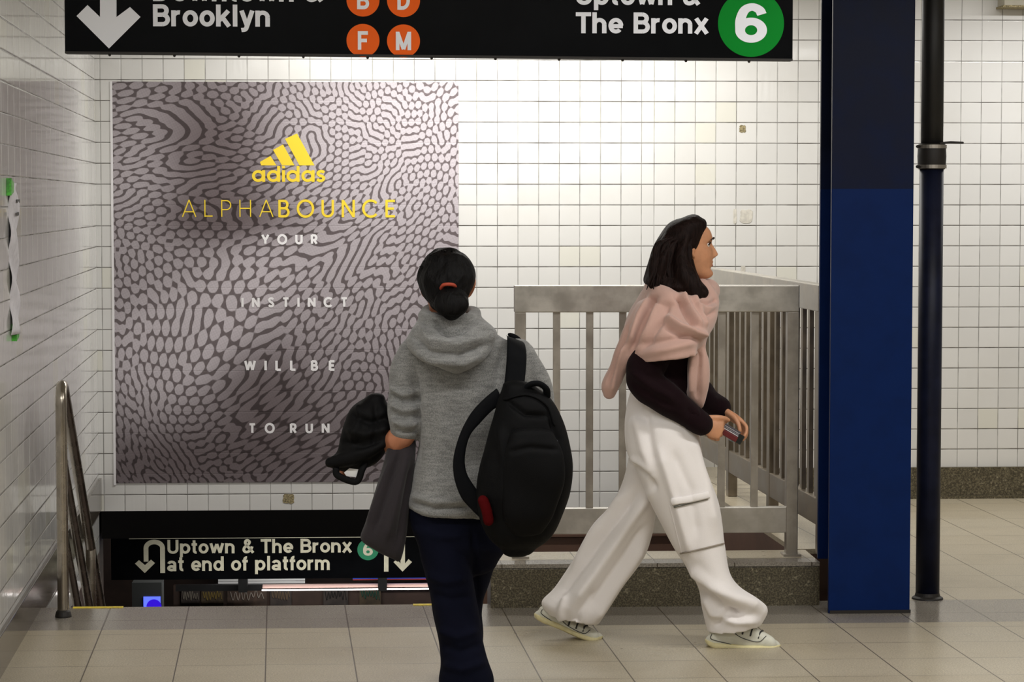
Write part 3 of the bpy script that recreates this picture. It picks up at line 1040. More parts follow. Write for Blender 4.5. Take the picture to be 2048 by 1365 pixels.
# ------------------------------------------------------------------ sign over the platform stairs
V2 = 1.2
s2 = thing('stair_sign', 'black platform sign with cream lettering hanging in the stairwell opening', 'sign', (0.1, V2, -0.6), 'G')
a0, a1 = hv(222, 1100, V2)[0], hv(1010, 1100, V2)[0]
zt2, zb2 = hv(600, 1071, V2)[2], hv(600, 1158, V2)[2]
obj('sign_board', box(a0, a1, V2, V2 + .04, zb2, zt2), M_sign, s2)
obj('top_stripe', box(hv(258, 1075, V2)[0], a1 - .06, V2 - .001, V2, hv(600, 1076.5, V2)[2], hv(600, 1074.3, V2)[2]), M_cream_vinyl, s2)
obj('cornice', box(hv(258, 1075, V2)[0], a1, V2 - .03, V2, hv(600, 1061.5, V2)[2], hv(600, 1059, V2)[2]), M_dark, s2)
for q in (.2, .8):
    uu = a0 + (a1 - a0) * q
    obj('hanger_rod', tube([(uu, V2 + .02, zt2 - .01), (uu, V2 + .02, -.185)], .01, 10), M_black, s2)
E2 = V2 - .0008
obj('lettering', lettering(GROT, 'Uptown & The Bronx', 334, 704, 1107, 1079, .09, E2), M_cream_vinyl, s2)
obj('lettering', lettering(GROT, 'at end of platform', 334, 661, 1142, 1113, .09, E2), M_cream_vinyl, s2)
c0 = hv(308.5, 1097, V2)
px_ = lambda q: hv(300 + q, 1100, V2)[0] - hv(300, 1100, V2)[0]
a_, f_ = ribbon([(c0[0] - px_(16.5), hv(300, 1124, V2)[2])] + [(c0[0] + px_(16.5) * math.cos(t), c0[2] + px_(12.5) * math.sin(t)) for t in np.linspace(math.pi, 0, 20)] + [(c0[0] + px_(16.5), hv(300, 1147, V2)[2])], px_(4.8))
obj('turn_arrow', join((np.stack([a_[:, 0], np.full(len(a_), E2), a_[:, 1]], 1), f_), flat([(270, 1128), (278, 1121), (290, 1131), (302, 1120), (310, 1127), (289.5, 1147)], E2 - .0004)), M_cream_vinyl, s2, label='cream arrow turning back down')
c = hv(736, 1100, V2)
d_ = obj('line_disc', disc(c[0], c[2], px_(21.5), E2), M_green2, s2)
obj('numeral', lettering(GROT, '6', 726, 746, 1112, 1088, .10, E2 - .0006), M_cream_vinyl, d_)
obj('divider_bar', flat([(768, 1080), (777, 1080), (777, 1144), (768, 1144)], E2), M_cream_vinyl, s2)
obj('down_arrow', flat([(801, 1082), (810, 1082), (810, 1128), (817, 1119), (824, 1125), (805, 1144), (787, 1125), (794, 1119), (801, 1128)], E2), M_cream_vinyl, s2)

# ------------------------------------------------------------------ the platform below, seen over the stair head
VF = 7.5
pxf = lambda x, y: hv(x, y, VF)
lf = thing('fluorescent_fixture', 'long fluorescent light fixture glowing on the platform below the stairs', 'light', (pxf(750, 1170)[0], VF, pxf(750, 1180)[2]), 'G')
ua, ub = pxf(525, 1170)[0], pxf(1040, 1170)[0]
obj('light_tube', tube([(ua, VF - .02, pxf(700, 1179)[2]), (ub, VF - .02, pxf(700, 1179)[2])], .006, 12), emit('lit tube', (1, .93, .9, 1), 5), lf)
obj('fixture_housing', box(ua, ub, VF, VF + .06, pxf(700, 1176)[2], pxf(700, 1170.5)[2]), plain('pink beige enamel', srgb(214, 180, 170), .5), lf)
for xx in (486, 765):
    obj('bracket', box(pxf(xx - 9, 1170)[0], pxf(xx + 9, 1170)[0], VF - .05, VF + .08, pxf(700, 1182)[2], -.185), M_black, lf)
obj('backing_beam', box(pxf(350, 1170)[0], ua, VF + .06, VF + .12, pxf(700, 1183)[2], pxf(700, 1171)[2]), M_black, lf)
wt = obj('trim_5', box(pxf(428, 1165)[0], pxf(606, 1165)[0], VF + .5, VF + .54, pxf(500, 1200)[2], pxf(500, 1158)[2] + .3), M_tile_plain, frame='G', kind='structure')
bs = thing('platform_sign', 'small blue sign glimpsed on the platform above the fluorescent light', 'sign', (pxf(770, 1160)[0], VF + .2, pxf(770, 1168)[2]), 'G')
obj('sign_board', box(pxf(705, 1160)[0], pxf(960, 1160)[0], VF + .2, VF + .23, pxf(770, 1166)[2], -.185), emit('blue sign', srgb(28, 62, 160), .25), bs)
obj('edge_stripe', box(pxf(705, 1160)[0], pxf(960, 1160)[0], VF + .19, VF + .2, pxf(770, 1168)[2], pxf(770, 1166)[2]), plain('red stripe', srgb(170, 60, 60)), bs)
obj('white_mark', box(pxf(709, 1160)[0], pxf(731, 1160)[0], VF + .195, VF + .2, pxf(770, 1159.5)[2], pxf(770, 1156)[2]), M_white_vinyl, bs)
sc_ = thing('advertising_screen', 'lit blue advertising screen on the platform below the stair head', 'screen', (pxf(305, 1200)[0], VF - .6, LOW), 'G')
q0, q1 = hv(264, 1200, VF - .6)[0], hv(321, 1200, VF - .6)[0]
obj('cabinet', box(q0, q1 + .01, VF - .6, VF - .4, LOW, hv(300, 1166, VF - .6)[2]), plain('grey cabinet enamel', srgb(96, 98, 96), .5), sc_)
obj('screen', box(hv(287, 1200, VF - .6)[0], q1, VF - .605, VF - .6, hv(300, 1330, VF - .6)[2], hv(300, 1194, VF - .6)[2]), emit('lit screen', srgb(92, 110, 250), 1.3), sc_)
cz = hv(308, 1214, VF - .6)
obj('screen_shape', disc(cz[0], cz[2], .06, VF - .6058), emit('lit violet', srgb(50, 20, 205), 1.0), sc_)
rr = random.Random(3)
BC = [srgb(52, 44, 40), srgb(66, 54, 38), srgb(74, 58, 48), srgb(56, 48, 44)]
where = ['leftmost', 'second from the left', 'third from the left', 'fourth from the left', 'fifth from the left', 'rightmost']
for k, (xa, xb) in enumerate(((356, 394), (397, 442), (450, 530), (537, 580), (645, 695), (718, 762))):
    u_a, u_b = pxf(xa, 1195)[0], pxf(xb, 1195)[0]
    zt_, zb_ = pxf(500, 1184)[2], pxf(500, 1260)[2]
    gb = thing('graffiti_board', 'dark scribbled board on the platform below, ' + where[k] + ' of the row', 'board', ((u_a + u_b) / 2, VF + .3, zb_), 'G', 'graffiti boards on the platform below')
    obj('board', box(u_a, u_b, VF + .3, VF + .33, zb_, zt_), plain('board %d' % k, BC[k % 4], .7, nscale=9, namp=.4), gb)
    w_ = u_b - u_a
    pts = [(u_a + w_ * (.08 + .84 * i / 13), VF + .297, zt_ - .02 - (.075 if i % 2 else .01) - rr.uniform(0, .03)) for i in range(14)]
    obj('scribble', tube(pts, .0035, 6, sub=60), plain('spray %d' % k, [srgb(120, 112, 100), srgb(128, 108, 52), srgb(150, 140, 130), srgb(104, 86, 66), srgb(18, 15, 14), srgb(22, 70, 56)][k], .7), gb)
obj('trim_6', box(pxf(340, 1200)[0], pxf(1000, 1200)[0], VF + .33, VF + .4, LOW, pxf(500, 1183)[2]), M_dark, frame='G', kind='structure')

# ------------------------------------------------------------------ people
def skin_mat(name, col):
    s = NT(name)
    c, x, y, z = s.coord()
    f = s.ramp(s.noise(22.0, c, 3.0), 0.35, 0.65)
    base = s.mix(f, tuple(v * 0.92 for v in col[:3]) + (1,), tuple(min(1, v * 1.06) for v in col[:3]) + (1,))
    s.b.inputs['Subsurface Weight'].default_value = 0.12
    s.b.inputs['Subsurface Radius'].default_value = (0.012, 0.005, 0.003)
    s.bump(s.noise(500.0, c), 0.08, 0.001)
    return s.out(Base_Color=base, Roughness=0.5)


def hair_mat(name, col, fibre=(130, 130, 14)):
    s = NT(name)
    c, x, y, z = s.coord()
    v = s.vec(s.math('MULTIPLY', x, fibre[0]), s.math('MULTIPLY', y, fibre[1]), s.math('MULTIPLY', z, fibre[2]))
    f = s.noise(1.0, v, 3.0)
    s.b.inputs['Specular IOR Level'].default_value = 0.07
    base = s.mix(s.ramp(f, 0.3, 0.7), tuple(q * 0.6 for q in col[:3]) + (1,), tuple(q * 1.5 for q in col[:3]) + (1,))
    s.bump(f, 0.7, 0.006)
    return s.out(Base_Color=base, Roughness=0.55)


M_skin_w = skin_mat('warm skin', srgb(196, 140, 104))
M_skin_b = skin_mat('tan skin', srgb(166, 108, 78))
M_hair_w = hair_mat('dark brown hair', srgb(26, 17, 15))
M_hair_b = hair_mat('black hair', srgb(12, 11, 11))
M_lip = plain('lips', srgb(156, 92, 78), 0.45)
M_eye = plain('eye white', srgb(225, 220, 214), 0.2)
M_iris = plain('dark iris', srgb(34, 22, 16), 0.15)
M_brow = plain('brow hair', srgb(40, 28, 24), 0.8)


def rot_to(fwd, up):
    f = np.array(fwd, float)
    f /= np.linalg.norm(f)
    u = np.array(up, float)
    u -= f * (u @ f)
    u /= np.linalg.norm(u)
    return f, np.cross(u, f), u           # forward, left, up


HEAD = np.array([  # z, front x, back x, half width
    (-.109, .058, .036, .012), (-.104, .070, .016, .028), (-.094, .077, -.004, .039), (-.082, .077, -.026, .047), (-.070, .0735, -.046, .053),
    (-.058, .0755, -.060, .058), (-.046, .0765, -.070, .062), (-.030, .0775, -.078, .066), (-.012, .078, -.086, .069), (.006, .0765, -.092, .0715),
    (.020, .0745, -.095, .0725), (.036, .079, -.097, .0735), (.056, .077, -.096, .0735), (.076, .066, -.089, .068), (.094, .045, -.072, .055), (.107, .016, -.045, .034), (.1135, -.008, -.022, .010)])


def head(c, fwd, up=(0, 0, 1), sc=1.0, n=110, m=120):
    f, l, u = rot_to(fwd, up)
    S = smooth_rows(HEAD, m)
    th = np.linspace(0, 2 * math.pi, n, endpoint=False)
    R = []
    for z, xf, xb, w in S:
        cx = (xf * .35 + xb * .65)
        ct, stt = np.cos(th), np.sin(th)
        e = 2 / 2.25
        X = np.where(ct > 0, (xf - cx), (cx - xb)) * np.sign(ct) * np.abs(ct) ** e + cx
        Y = w * np.sign(stt) * np.abs(stt) ** e
        fr = np.clip(ct, 0, 1)
        g = lambda y0, z0, sy, sz: np.exp(-((Y - y0) / sy) ** 2 - ((z - z0) / sz) ** 2)
        # nose: a ridge that widens to the tip, nostrils, philtrum, lips, chin, sockets, brows, cheeks
        if -.040 < z < .040:
            k = np.interp(z, [-.040, -.031, -.022, -.010, .008, .024, .040], [0, .013, .0265, .021, .012, .0045, 0])
            wd = np.interp(z, [-.04, -.024, .0, .03], [.013, .0125, .0085, .009])
            X = X + k * np.exp(-(Y / wd) ** 2) * fr
        X = X + fr * (.007 * g(.012, -.027, .006, .007) + .007 * g(-.012, -.027, .006, .007))
        X = X + fr * (.0085 * g(0, -.0475, .020, .0050) + .0085 * g(0, -.0605, .017, .0055) - .004 * g(0, -.054, .022, .0025) - .004 * g(0, -.071, .02, .005) + .005 * g(0, -.091, .018, .012))
        X = X - fr * (.010 * g(.031, .016, .017, .011) + .010 * g(-.031, .016, .017, .011))
        X = X + fr * (.0045 * g(.03, .036, .022, .007) + .0045 * g(-.03, .036, .022, .007) + .004 * g(.040, -.018, .018, .02) + .004 * g(-.040, -.018, .018, .02))
        R.append(np.array(c) + sc * (X[:, None] * f + Y[:, None] * l + z * u))
    parts = [rings(R)]
    for sg_ in (1, -1):       # ears
        e0 = lambda x, y, z: np.array(c) + sc * (x * f + sg_ * y * l + z * u)
        pts = [e0(-.006, .068, -.028), e0(-.004, .075, -.022), e0(-.020, .083, -.004), e0(-.030, .087, .016), e0(-.022, .086, .030), e0(-.006, .077, .028), e0(.000, .071, .012)]
        parts.append(tube(pts, [.006, .0065, .006, .006, .006, .0055, .005], 10, sub=16))
        parts.append(ball(e0(-.010, .072, .002), np.array([.016, .016, .026]) * sc * .8))
    return parts


def tapered_finger(base, d, n, lens, curls, r0, r1):
    P, R = [np.array(base, float)], [r0]
    d = np.array(d, float) / np.linalg.norm(d)
    n = np.array(n, float) / np.linalg.norm(n)
    for k, (L, c) in enumerate(zip(lens, curls)):
        a = math.radians(c)
        d, n = d * math.cos(a) - n * math.sin(a), n * math.cos(a) + d * math.sin(a)
        P.append(P[-1] + d * L)
        R.append(r0 + (r1 - r0) * (k + 1) / len(lens))
    return tube(P, R, 12, sub=12)


def hand(W, d, n, s, curls=(25, 35, 25), thumb=(20, 15), sc=1.0, tdir=(.6, .65, -.35)):
    """W wrist, d towards the fingers, n out of the back of the hand, s towards the thumb"""
    W, d, n, s = (np.array(q, float) for q in (W, d, n, s))
    d /= np.linalg.norm(d)
    n = n - d * (n @ d)
    n /= np.linalg.norm(n)
    s = s - d * (s @ d) - n * (s @ n)
    s /= np.linalg.norm(s)
    k = sc
    parts = [tube([W - d * .03 * k, W, W + d * .03 * k, W + d * .06 * k, W + d * .082 * k], [(.020 * k, .026 * k), (.019 * k, .027 * k), (.016 * k, .034 * k), (.015 * k, .039 * k), (.012 * k, .037 * k)], 18, up=n, sub=12)]
    for i, (off, ln) in enumerate(((.029, .92), (.0095, 1.0), (-.010, .95), (-.0285, .76))):
        b = W + d * (.080 - abs(off) * .12) * k + s * off * k
        cc = [c_ * (1 + .08 * i) for c_ in curls]
        parts.append(tapered_finger(b, d + s * off * 1.5, n, [.042 * ln * k, .027 * ln * k, .021 * ln * k], cc, .0088 * k, .0068 * k))
    td = s * tdir[0] + d * tdir[1] + n * tdir[2]
    parts.append(tapered_finger(W + d * .022 * k + s * .022 * k, td, s * .3 + n * .8, [.040 * k, .032 * k, .026 * k], (0, thumb[0], thumb[1]), .0125 * k, .0080 * k))
    return parts


def face_parts(root, c, fwd, up, sc, mlip, smile=True):
    f, l, u = rot_to(fwd, up)
    q = lambda x, y, z: np.array(c) + sc * (x * f + y * l + z * u)
    for s in (1, -1):
        e = obj('eye', ball(q(.0525, s * .031, .0155), .0120 * sc, 20, 14), M_eye, root, smooth=True)
        obj('iris', ball(q(.0606, s * .0315, .0155), np.array([.0052] * 3) * sc, 14, 10), M_iris, e, smooth=True)
        obj('eyelid', tube([q(.058, s * .045, .0165), q(.0665, s * .037, .0225), q(.0690, s * .029, .0232), q(.0665, s * .020, .0185)], .0024 * sc, 8, sub=14), M_iris, root, smooth=True)
        obj('eyebrow', tube([q(.066, s * .050, .034), q(.078, s * .038, .0405), q(.0815, s * .026, .0395), q(.0815, s * .016, .0365)], [.0018 * sc, .003 * sc, .0036 * sc, .003 * sc], 8, sub=14), M_brow, root, smooth=True)
    k = .004 if smile else 0
    up_ = [q(.0660, .025, -.0525 + k), q(.0755, .013, -.0490), q(.0785, .004, -.0478), q(.0778, 0, -.0488), q(.0785, -.004, -.0478), q(.0755, -.013, -.0490), q(.0660, -.025, -.0525 + k)]
    lo_ = [q(.0660, .025, -.0530 + k), q(.0745, .013, -.0595), q(.0775, 0, -.0612), q(.0745, -.013, -.0595), q(.0660, -.025, -.0530 + k)]
    lp = obj('lips', tube(up_, [.0012, .003, .0038, .0036, .0038, .003, .0012], 8, sub=24), mlip, root, smooth=True)
    obj('lower_lip', tube(lo_, [.0012, .0036, .0048, .0036, .0012], 8, sub=24), mlip, lp, smooth=True)


def world(u, v, z):
    return G(u, v, z)


# ================================================================== woman walking past
WY = 8.40
A_ = lambda x, y, Y=WY: at(x, y, Y)
hc = A_(1381, 499)
wf = np.array([1.0, .03, .02])
parts = head(hc, wf, sc=.965)
parts.append(tube([A_(1352, 600), A_(1358, 570), A_(1362, 545)], [.055, .05, .052], 18))
# trunk, arms and legs under the clothes
parts.append(strip([(1320, 610, 1405, 612, 8.40, .12), (1300, 650, 1400, 655, 8.40, .14), (1290, 700, 1398, 700, 8.40, .125), (1283, 760, 1385, 762, 8.40, .115), (1270, 820, 1388, 830, 8.40, .13), (1268, 880, 1385, 890, 8.40, .13)], 24, 28))
sh_r, el_r, wr_r = A_(1325, 650, 8.27), A_(1288, 760, 8.235), A_(1396, 843, 8.24)
sh_l, el_l, wr_l = A_(1330, 650, 8.57), A_(1352, 762, 8.585), A_(1442, 820, 8.385)
parts += [tube([sh_r, (sh_r + el_r) / 2, el_r], [.045, .04, .035], 14), tube([el_r, (el_r + wr_r) / 2, wr_r], [.035, .034, .024], 14)]
parts += [tube([sh_l, (sh_l + el_l) / 2, el_l], [.045, .04, .035], 14), tube([el_l, (el_l + wr_l) / 2, wr_l], [.035, .034, .024], 14)]
parts += [tube([A_(1325, 860, 8.33), A_(1360, 1000, 8.32), A_(1395, 1110, 8.32), A_(1432, 1185, 8.33), A_(1452, 1252, 8.33), A_(1455, 1272, 8.33)], [.075, .06, .045, .036, .026, .022], 16)]
parts += [tube([A_(1325, 860, 8.47), A_(1290, 990, 8.49), A_(1232, 1105, 8.51), A_(1172, 1175, 8.52), A_(1128, 1226, 8.53), A_(1116, 1242, 8.53)], [.075, .06, .045, .036, .025, .02], 16)]
parts += [tube([A_(1450, 1280, 8.33), A_(1480, 1284, 8.33), A_(1530, 1288, 8.33)], [.016, .018, .015], 14), tube([A_(1112, 1246, 8.53), A_(1140, 1257, 8.53), A_(1180, 1270, 8.53)], [.018, .02, .016], 14)]
wd_ = np.array([.80, .0, -.60])
# near hand closed round the lower end of the wallet, far hand steadying its top
parts += hand(wr_r + np.array([.004, 0, -.004]), (.82, .10, -.30), (-.15, -1, .30), (.35, .2, .95), curls=(48, 62, 40), thumb=(18, 20), sc=.98, tdir=(.35, .9, .12))
parts += hand(wr_l, (.80, -.22, -.52), (.42, .30, .85), (.2, -.95, -.2), curls=(16, 38, 30), thumb=(20, 18), sc=.92, tdir=(.35, .9, -.2))
bodyw = remesh(parts, 0.0035, 4, 0.4)
woman = obj('person', bodyw, M_skin_w, org=tuple(A_(1325, 1285, WY) * np.array([1, 1, 0])), smooth=True, label='person in white wide trousers and pink scarf striding to the right, holding a red wallet', cat='person')
face_parts(woman, hc, wf, (0, 0, 1), .965, M_lip)

# trousers
M_trouser = cloth_mat('white crepe', srgb(243, 238, 236), 500, 0.25, 0.02, 0.85)
near = [(1256, 850, 1396, 862, 8.335, .11), (1256, 905, 1404, 907, 8.325, .115), (1276, 952, 1420, 955, 8.32, .115), (1297, 1000, 1437, 1000, 8.32, .11), (1320, 1046, 1445, 1042, 8.32, .105), (1347, 1097, 1449, 1091, 8.32, .10), (1373, 1136, 1458, 1142, 8.325, .10), (1396, 1178, 1480, 1174, 8.33, .105), (1403, 1212, 1516, 1200, 8.33, .105), (1410, 1240, 1534, 1220, 8.33, .098), (1417, 1266, 1519, 1250, 8.33, .095)]
far = [(1266, 870, 1376, 885, 8.475, .10), (1257, 930, 1350, 935, 8.48, .105), (1243, 974, 1322, 972, 8.49, .10), (1218, 1017, 1315, 1024, 8.50, .10), (1185, 1057, 1304, 1068, 8.51, .10), (1156, 1109, 1284, 1117, 8.515, .10), (1111, 1174, 1240, 1180, 8.52, .105), (1083, 1206, 1212, 1222, 8.525, .108), (1094, 1230, 1197, 1246, 8.53, .095)]
pel = [(1270, 765, 1386, 772, 8.40, .125), (1258, 800, 1393, 815, 8.40, .145), (1251, 850, 1397, 865, 8.40, .17), (1255, 905, 1403, 908, 8.40, .165), (1278, 945, 1398, 945, 8.40, .13)]
tr = remesh([strip(near, 60, 44, 2.0, cap1=-.5), strip(far, 56, 44, cap1=-.5), strip(pel, 26, 44)], 0.006, 5)
TL = [(.018, 13, [(1372, 1132), (1420, 1172), (1470, 1200), (1526, 1219)]), (-.014, 14, [(1392, 1165), (1440, 1215), (1490, 1236)]), (.012, 10, [(1404, 1190), (1425, 1228), (1470, 1244), (1515, 1244)]),
      (-.010, 9, [(1425, 1255), (1460, 1225), (1480, 1228)]), (.010, 10, [(1318, 900), (1350, 1000), (1385, 1120)]), (-.008, 13, [(1345, 900), (1382, 980), (1395, 1080)]), (.008, 12, [(1380, 870), (1410, 960), (1430, 1060)]),
      (.016, 12, [(1300, 985), (1250, 1060), (1190, 1150), (1140, 1215)]), (-.016, 14, [(1275, 985), (1220, 1055), (1160, 1135), (1105, 1200)]), (.012, 10, [(1250, 985), (1195, 1055), (1140, 1140)]), (-.012, 12, [(1295, 1050), (1230, 1140), (1175, 1225)]),
      (.010, 9, [(1290, 1090), (1235, 1170), (1185, 1245)]), (-.010, 8, [(1262, 930), (1300, 950), (1310, 985)]), (.008, 7, [(1255, 915), (1285, 930), (1310, 960)]), (-.008, 8, [(1190, 1180), (1160, 1225), (1150, 1250)]), (.010, 8, [(1130, 1190), (1120, 1225), (1122, 1245)]), (-.007, 9, [(1290, 820), (1300, 880), (1310, 930)]), (.006, 10, [(1270, 830), (1285, 900), (1310, 960)])]
folds(tr, [(a_ * 1.6, w_ * .85, l_) for a_, w_, l_ in TL], 0.003, 16, 3, (1, 1, .5))
tro = obj('trousers', tr, M_trouser, woman, smooth=True)
M_seam = plain('seam thread', srgb(150, 140, 128), 0.8)


def drape(o, px, push=0.003, n=24):
    from mathutils.bvhtree import BVHTree
    me = o.data
    t = BVHTree.FromPolygons([tuple(v.co) for v in me.vertices], [tuple(p.vertices) for p in me.polygons])
    org = ORG[o.name]
    out = []
    for x, y in smooth_rows(np.array(px, float), n):
        d = ray(x, y)
        d = d / np.linalg.norm(d)
        hit = t.ray_cast(Vector(CC - org), Vector(d))
        if hit[0] is not None:
            out.append(np.array(hit[0]) + org + np.array(hit[1]) * push)
    return out


def lay(name, o, px, r, mat, flatw=None, n=24):
    P = drape(o, px, (r if flatw is None else r * .5), n)
    return obj(name, tube(P, r if flatw is None else (r, flatw), 8), mat, o, smooth=True)


lay('pocket_flap', tro, [(1346, 1003), (1380, 998), (1416, 990)], .013, M_trouser, .004)
lay('zipper', tro, [(1350, 1014), (1382, 1006), (1414, 998)], .0035, plain('zipper metal', srgb(110, 108, 100), .4, .5))
lay('seam', tro, [(1362, 1107), (1400, 1099), (1446, 1088)], .003, M_seam)
lay('seam', tro, [(1340, 1012), (1352, 1060), (1364, 1106)], .002, M_trouser)

# shoes
M_shoe = plain('white leather', srgb(222, 222, 208), 0.55, nscale=40, namp=0.05)
M_sole = plain('cream rubber sole', srgb(226, 216, 168), 0.6, nscale=30, namp=0.08)
M_lace = plain('dark lace', srgb(52, 52, 50), 0.7)


def shoe(top, bot, Y, ysole, name):
    """top / bot: outline in photo pixels, heel to toe"""
    n = len(top)
    hd = np.interp(np.linspace(0, 1, n), [0, .08, .3, .55, .78, .93, 1], [.022, .031, .034, .040, .045, .039, .026])
    up = [(t[0], t[1], b[0], b[1] - 3, Y, h) for t, b, h in zip(top, bot, hd)]
    sh = obj(name, strip(up, 36, 32, 2.6, .7, .7), M_shoe, woman, smooth=True)
    yk = np.interp(np.linspace(0, 1, n), [0, .15, .6, .85, 1], [.9, 1.0, .9, .8, .62]) * ysole
    so_ = [(b[0], b[1] - q, b[0], b[1], Y, h + .004) for b, h, q in zip(bot, hd, yk)]
    obj('sole', strip(so_, 36, 32, 3.4, .6, .6), M_sole, sh, smooth=True)
    k = len(top)
    for i in range(3):
        q = 0.50 + .11 * i
        j = q * (k - 1)
        a = np.array(top[int(j)]) * (1 - j % 1) + np.array(top[min(int(j) + 1, k - 1)]) * (j % 1)
        b = np.array(bot[int(j)]) * (1 - j % 1) + np.array(bot[min(int(j) + 1, k - 1)]) * (j % 1)
        m = a * .62 + b * .38 + np.array([-7, 0])
        pa, pb = at(a[0] + 2, a[1] - .5, Y), at(m[0], m[1], Y - .040)
        pc = at((a[0] + m[0]) / 2, (a[1] + m[1]) / 2 - 3.5, Y - .030)
        pd = at(m[0] + 3, m[1] - 3, Y + .040)
        obj('lace', tube([pb, pc, pa, pd], .0032, 8, sub=14), M_lace, sh, smooth=True)
    st = lambda pts: lay('stitching', sh, pts, .0013, M_lace, n=30)
    g = lambda s_, t_: tuple(np.array(top[int(s_ * (k - 1))]) * (1 - t_) + np.array(bot[int(s_ * (k - 1))]) * t_)
    st([g(.42, .25), g(.55, .55), g(.72, .62), g(.8, .2)])
    st([g(.12, .2), g(.2, .5), g(.35, .8)])
    return sh


shoe([(1418, 1272), (1424, 1263), (1440, 1256), (1462, 1250), (1484, 1247), (1500, 1250), (1516, 1259), (1532, 1267), (1544, 1274), (1551, 1281)],
     [(1418, 1293), (1424, 1296), (1440, 1298), (1462, 1299), (1484, 1301), (1500, 1301), (1516, 1300), (1532, 1300), (1544, 1299), (1551, 1297)], 8.33, 15, 'shoe')
shoe([(1077, 1222), (1084, 1214), (1100, 1220), (1118, 1229), (1136, 1236), (1152, 1242), (1166, 1249), (1180, 1256), (1190, 1261), (1196, 1266)],
     [(1076, 1241), (1086, 1246), (1102, 1252), (1120, 1259), (1137, 1267), (1153, 1274), (1167, 1279), (1180, 1282), (1190, 1282), (1196, 1280)], 8.53, 15, 'shoe')

# sweater
M_sweat = cloth_mat('dark plum knit', srgb(25, 12, 16), 420, 0.5, 0.25, 0.95, 0.03, 0.1)
sw = remesh([strip([(1312, 598, 1402, 602, 8.40, .10), (1280, 628, 1414, 632, 8.40, .175), (1270, 675, 1410, 682, 8.40, .18), (1266, 725, 1402, 732, 8.40, .16), (1268, 770, 1392, 776, 8.40, .15), (1268, 802, 1388, 815, 8.40, .15)], 34, 40),
             tube([A_(1326, 648, 8.275), A_(1308, 700, 8.25), A_(1287, 750, 8.235), A_(1300, 776, 8.23), A_(1340, 802, 8.225), A_(1378, 828, 8.235), A_(1396, 843, 8.24)], [.068, .066, .064, .062, .056, .048, .043], 22, sub=40),
             tube([sh_l, A_(1340, 710, 8.60), el_l, A_(1400, 790, 8.49), A_(1440, 816, 8.39)], [.064, .06, .058, .052, .042], 22, sub=36)], 0.006, 5)
folds(sw, [(.010, 8, [(1258, 740), (1300, 772), (1350, 800)]), (-.008, 8, [(1262, 765), (1310, 795), (1350, 815)]), (.008, 8, [(1285, 730), (1325, 760), (1375, 800)]), (-.008, 7, [(1375, 815), (1385, 835), (1388, 855)]), (.006, 6, [(1392, 820), (1402, 838), (1400, 856)])], 0.003, 30, 5)
swe = obj('sweater', sw, M_sweat, woman, smooth=True)
obj('cuff', tube([A_(1388, 838, 8.23), A_(1402, 848, 8.24)], [.044, .042], 24), M_sweat, swe, smooth=True)

# scarf
M_scarf = cloth_mat('dusty pink wool', srgb(197, 161, 149), 480, 0.35, 0.06, 0.95, 0.4)
dr = [(1302, 566, 1424, 578, 8.40, .11), (1284, 588, 1436, 600, 8.40, .165), (1266, 620, 1434, 626, 8.395, .225), (1252, 655, 1424, 652, 8.39, .26), (1246, 690, 1411, 674, 8.39, .27), (1248, 722, 1400, 698, 8.39, .27)]
tail = [(1272, 606, 1330, 630, 8.30, .06), (1248, 652, 1310, 672, 8.27, .055), (1233, 692, 1284, 708, 8.275, .05), (1220, 733, 1258, 738, 8.30, .042), (1204, 772, 1243, 766, 8.32, .036), (1207, 790, 1228, 792, 8.33, .02)]
fr_ = [(1392, 640, 1430, 640, 8.28, .045), (1384, 680, 1413, 690, 8.245, .04), (1378, 726, 1418, 724, 8.24, .036), (1374, 770, 1418, 768, 8.255, .034), (1374, 792, 1412, 796, 8.27, .026), (1392, 808, 1405, 816, 8.28, .012)]
neck = [A_(1414, 590, 8.36), A_(1394, 612, 8.27), A_(1350, 606, 8.235), A_(1318, 588, 8.29), A_(1310, 580, 8.40), A_(1320, 580, 8.50), A_(1358, 590, 8.545), A_(1402, 588, 8.49), A_(1418, 580, 8.41)]
sc2 = remesh([strip(dr, 50, 48, cap0=.3, cap1=-.35), strip(tail, 36, 24), strip(fr_, 36, 24), tube(neck + neck[:1], .037, 16, sub=60), tube([A_(1404, 578, 8.34), A_(1416, 604, 8.325), A_(1410, 636, 8.30), A_(1398, 664, 8.28)], [.035, .04, .042, .03], 16, sub=30)], 0.0055, 5)
folds(sc2, [(a_ * 1.5, w_ * .8, l_) for a_, w_, l_ in [(.016, 8, [(1330, 632), (1362, 654), (1392, 666), (1414, 670)]), (-.012, 8, [(1326, 648), (1365, 672), (1405, 680)]), (.012, 8, [(1300, 590), (1278, 630), (1258, 690)]), (-.012, 8, [(1312, 598), (1285, 645), (1262, 705)]), (.012, 8, [(1322, 602), (1300, 655), (1272, 710)]),
            (-.010, 7, [(1338, 612), (1318, 650), (1292, 690)]), (.014, 7, [(1362, 582), (1382, 620), (1402, 655)]), (-.016, 7, [(1352, 588), (1372, 628), (1390, 655)]), (.012, 7, [(1385, 590), (1402, 625), (1412, 655)]), (-.010, 5, [(1400, 604), (1420, 606), (1434, 600)]), (.008, 5, [(1398, 614), (1420, 618), (1434, 612)]), (-.008, 5, [(1404, 628), (1420, 630), (1432, 622)]),
            (.008, 10, [(1270, 712), (1330, 700), (1390, 684)]), (-.008, 9, [(1275, 690), (1330, 682), (1385, 672)]), (-.010, 6, [(1256, 650), (1238, 700), (1218, 770)]), (.010, 6, [(1248, 690), (1232, 735), (1222, 785)]), (-.010, 6, [(1402, 690), (1398, 740), (1396, 800)]), (.008, 6, [(1388, 700), (1384, 750), (1382, 790)])]], 0.003, 22, 9)
sca = obj('scarf', sc2, M_scarf, woman, smooth=True)

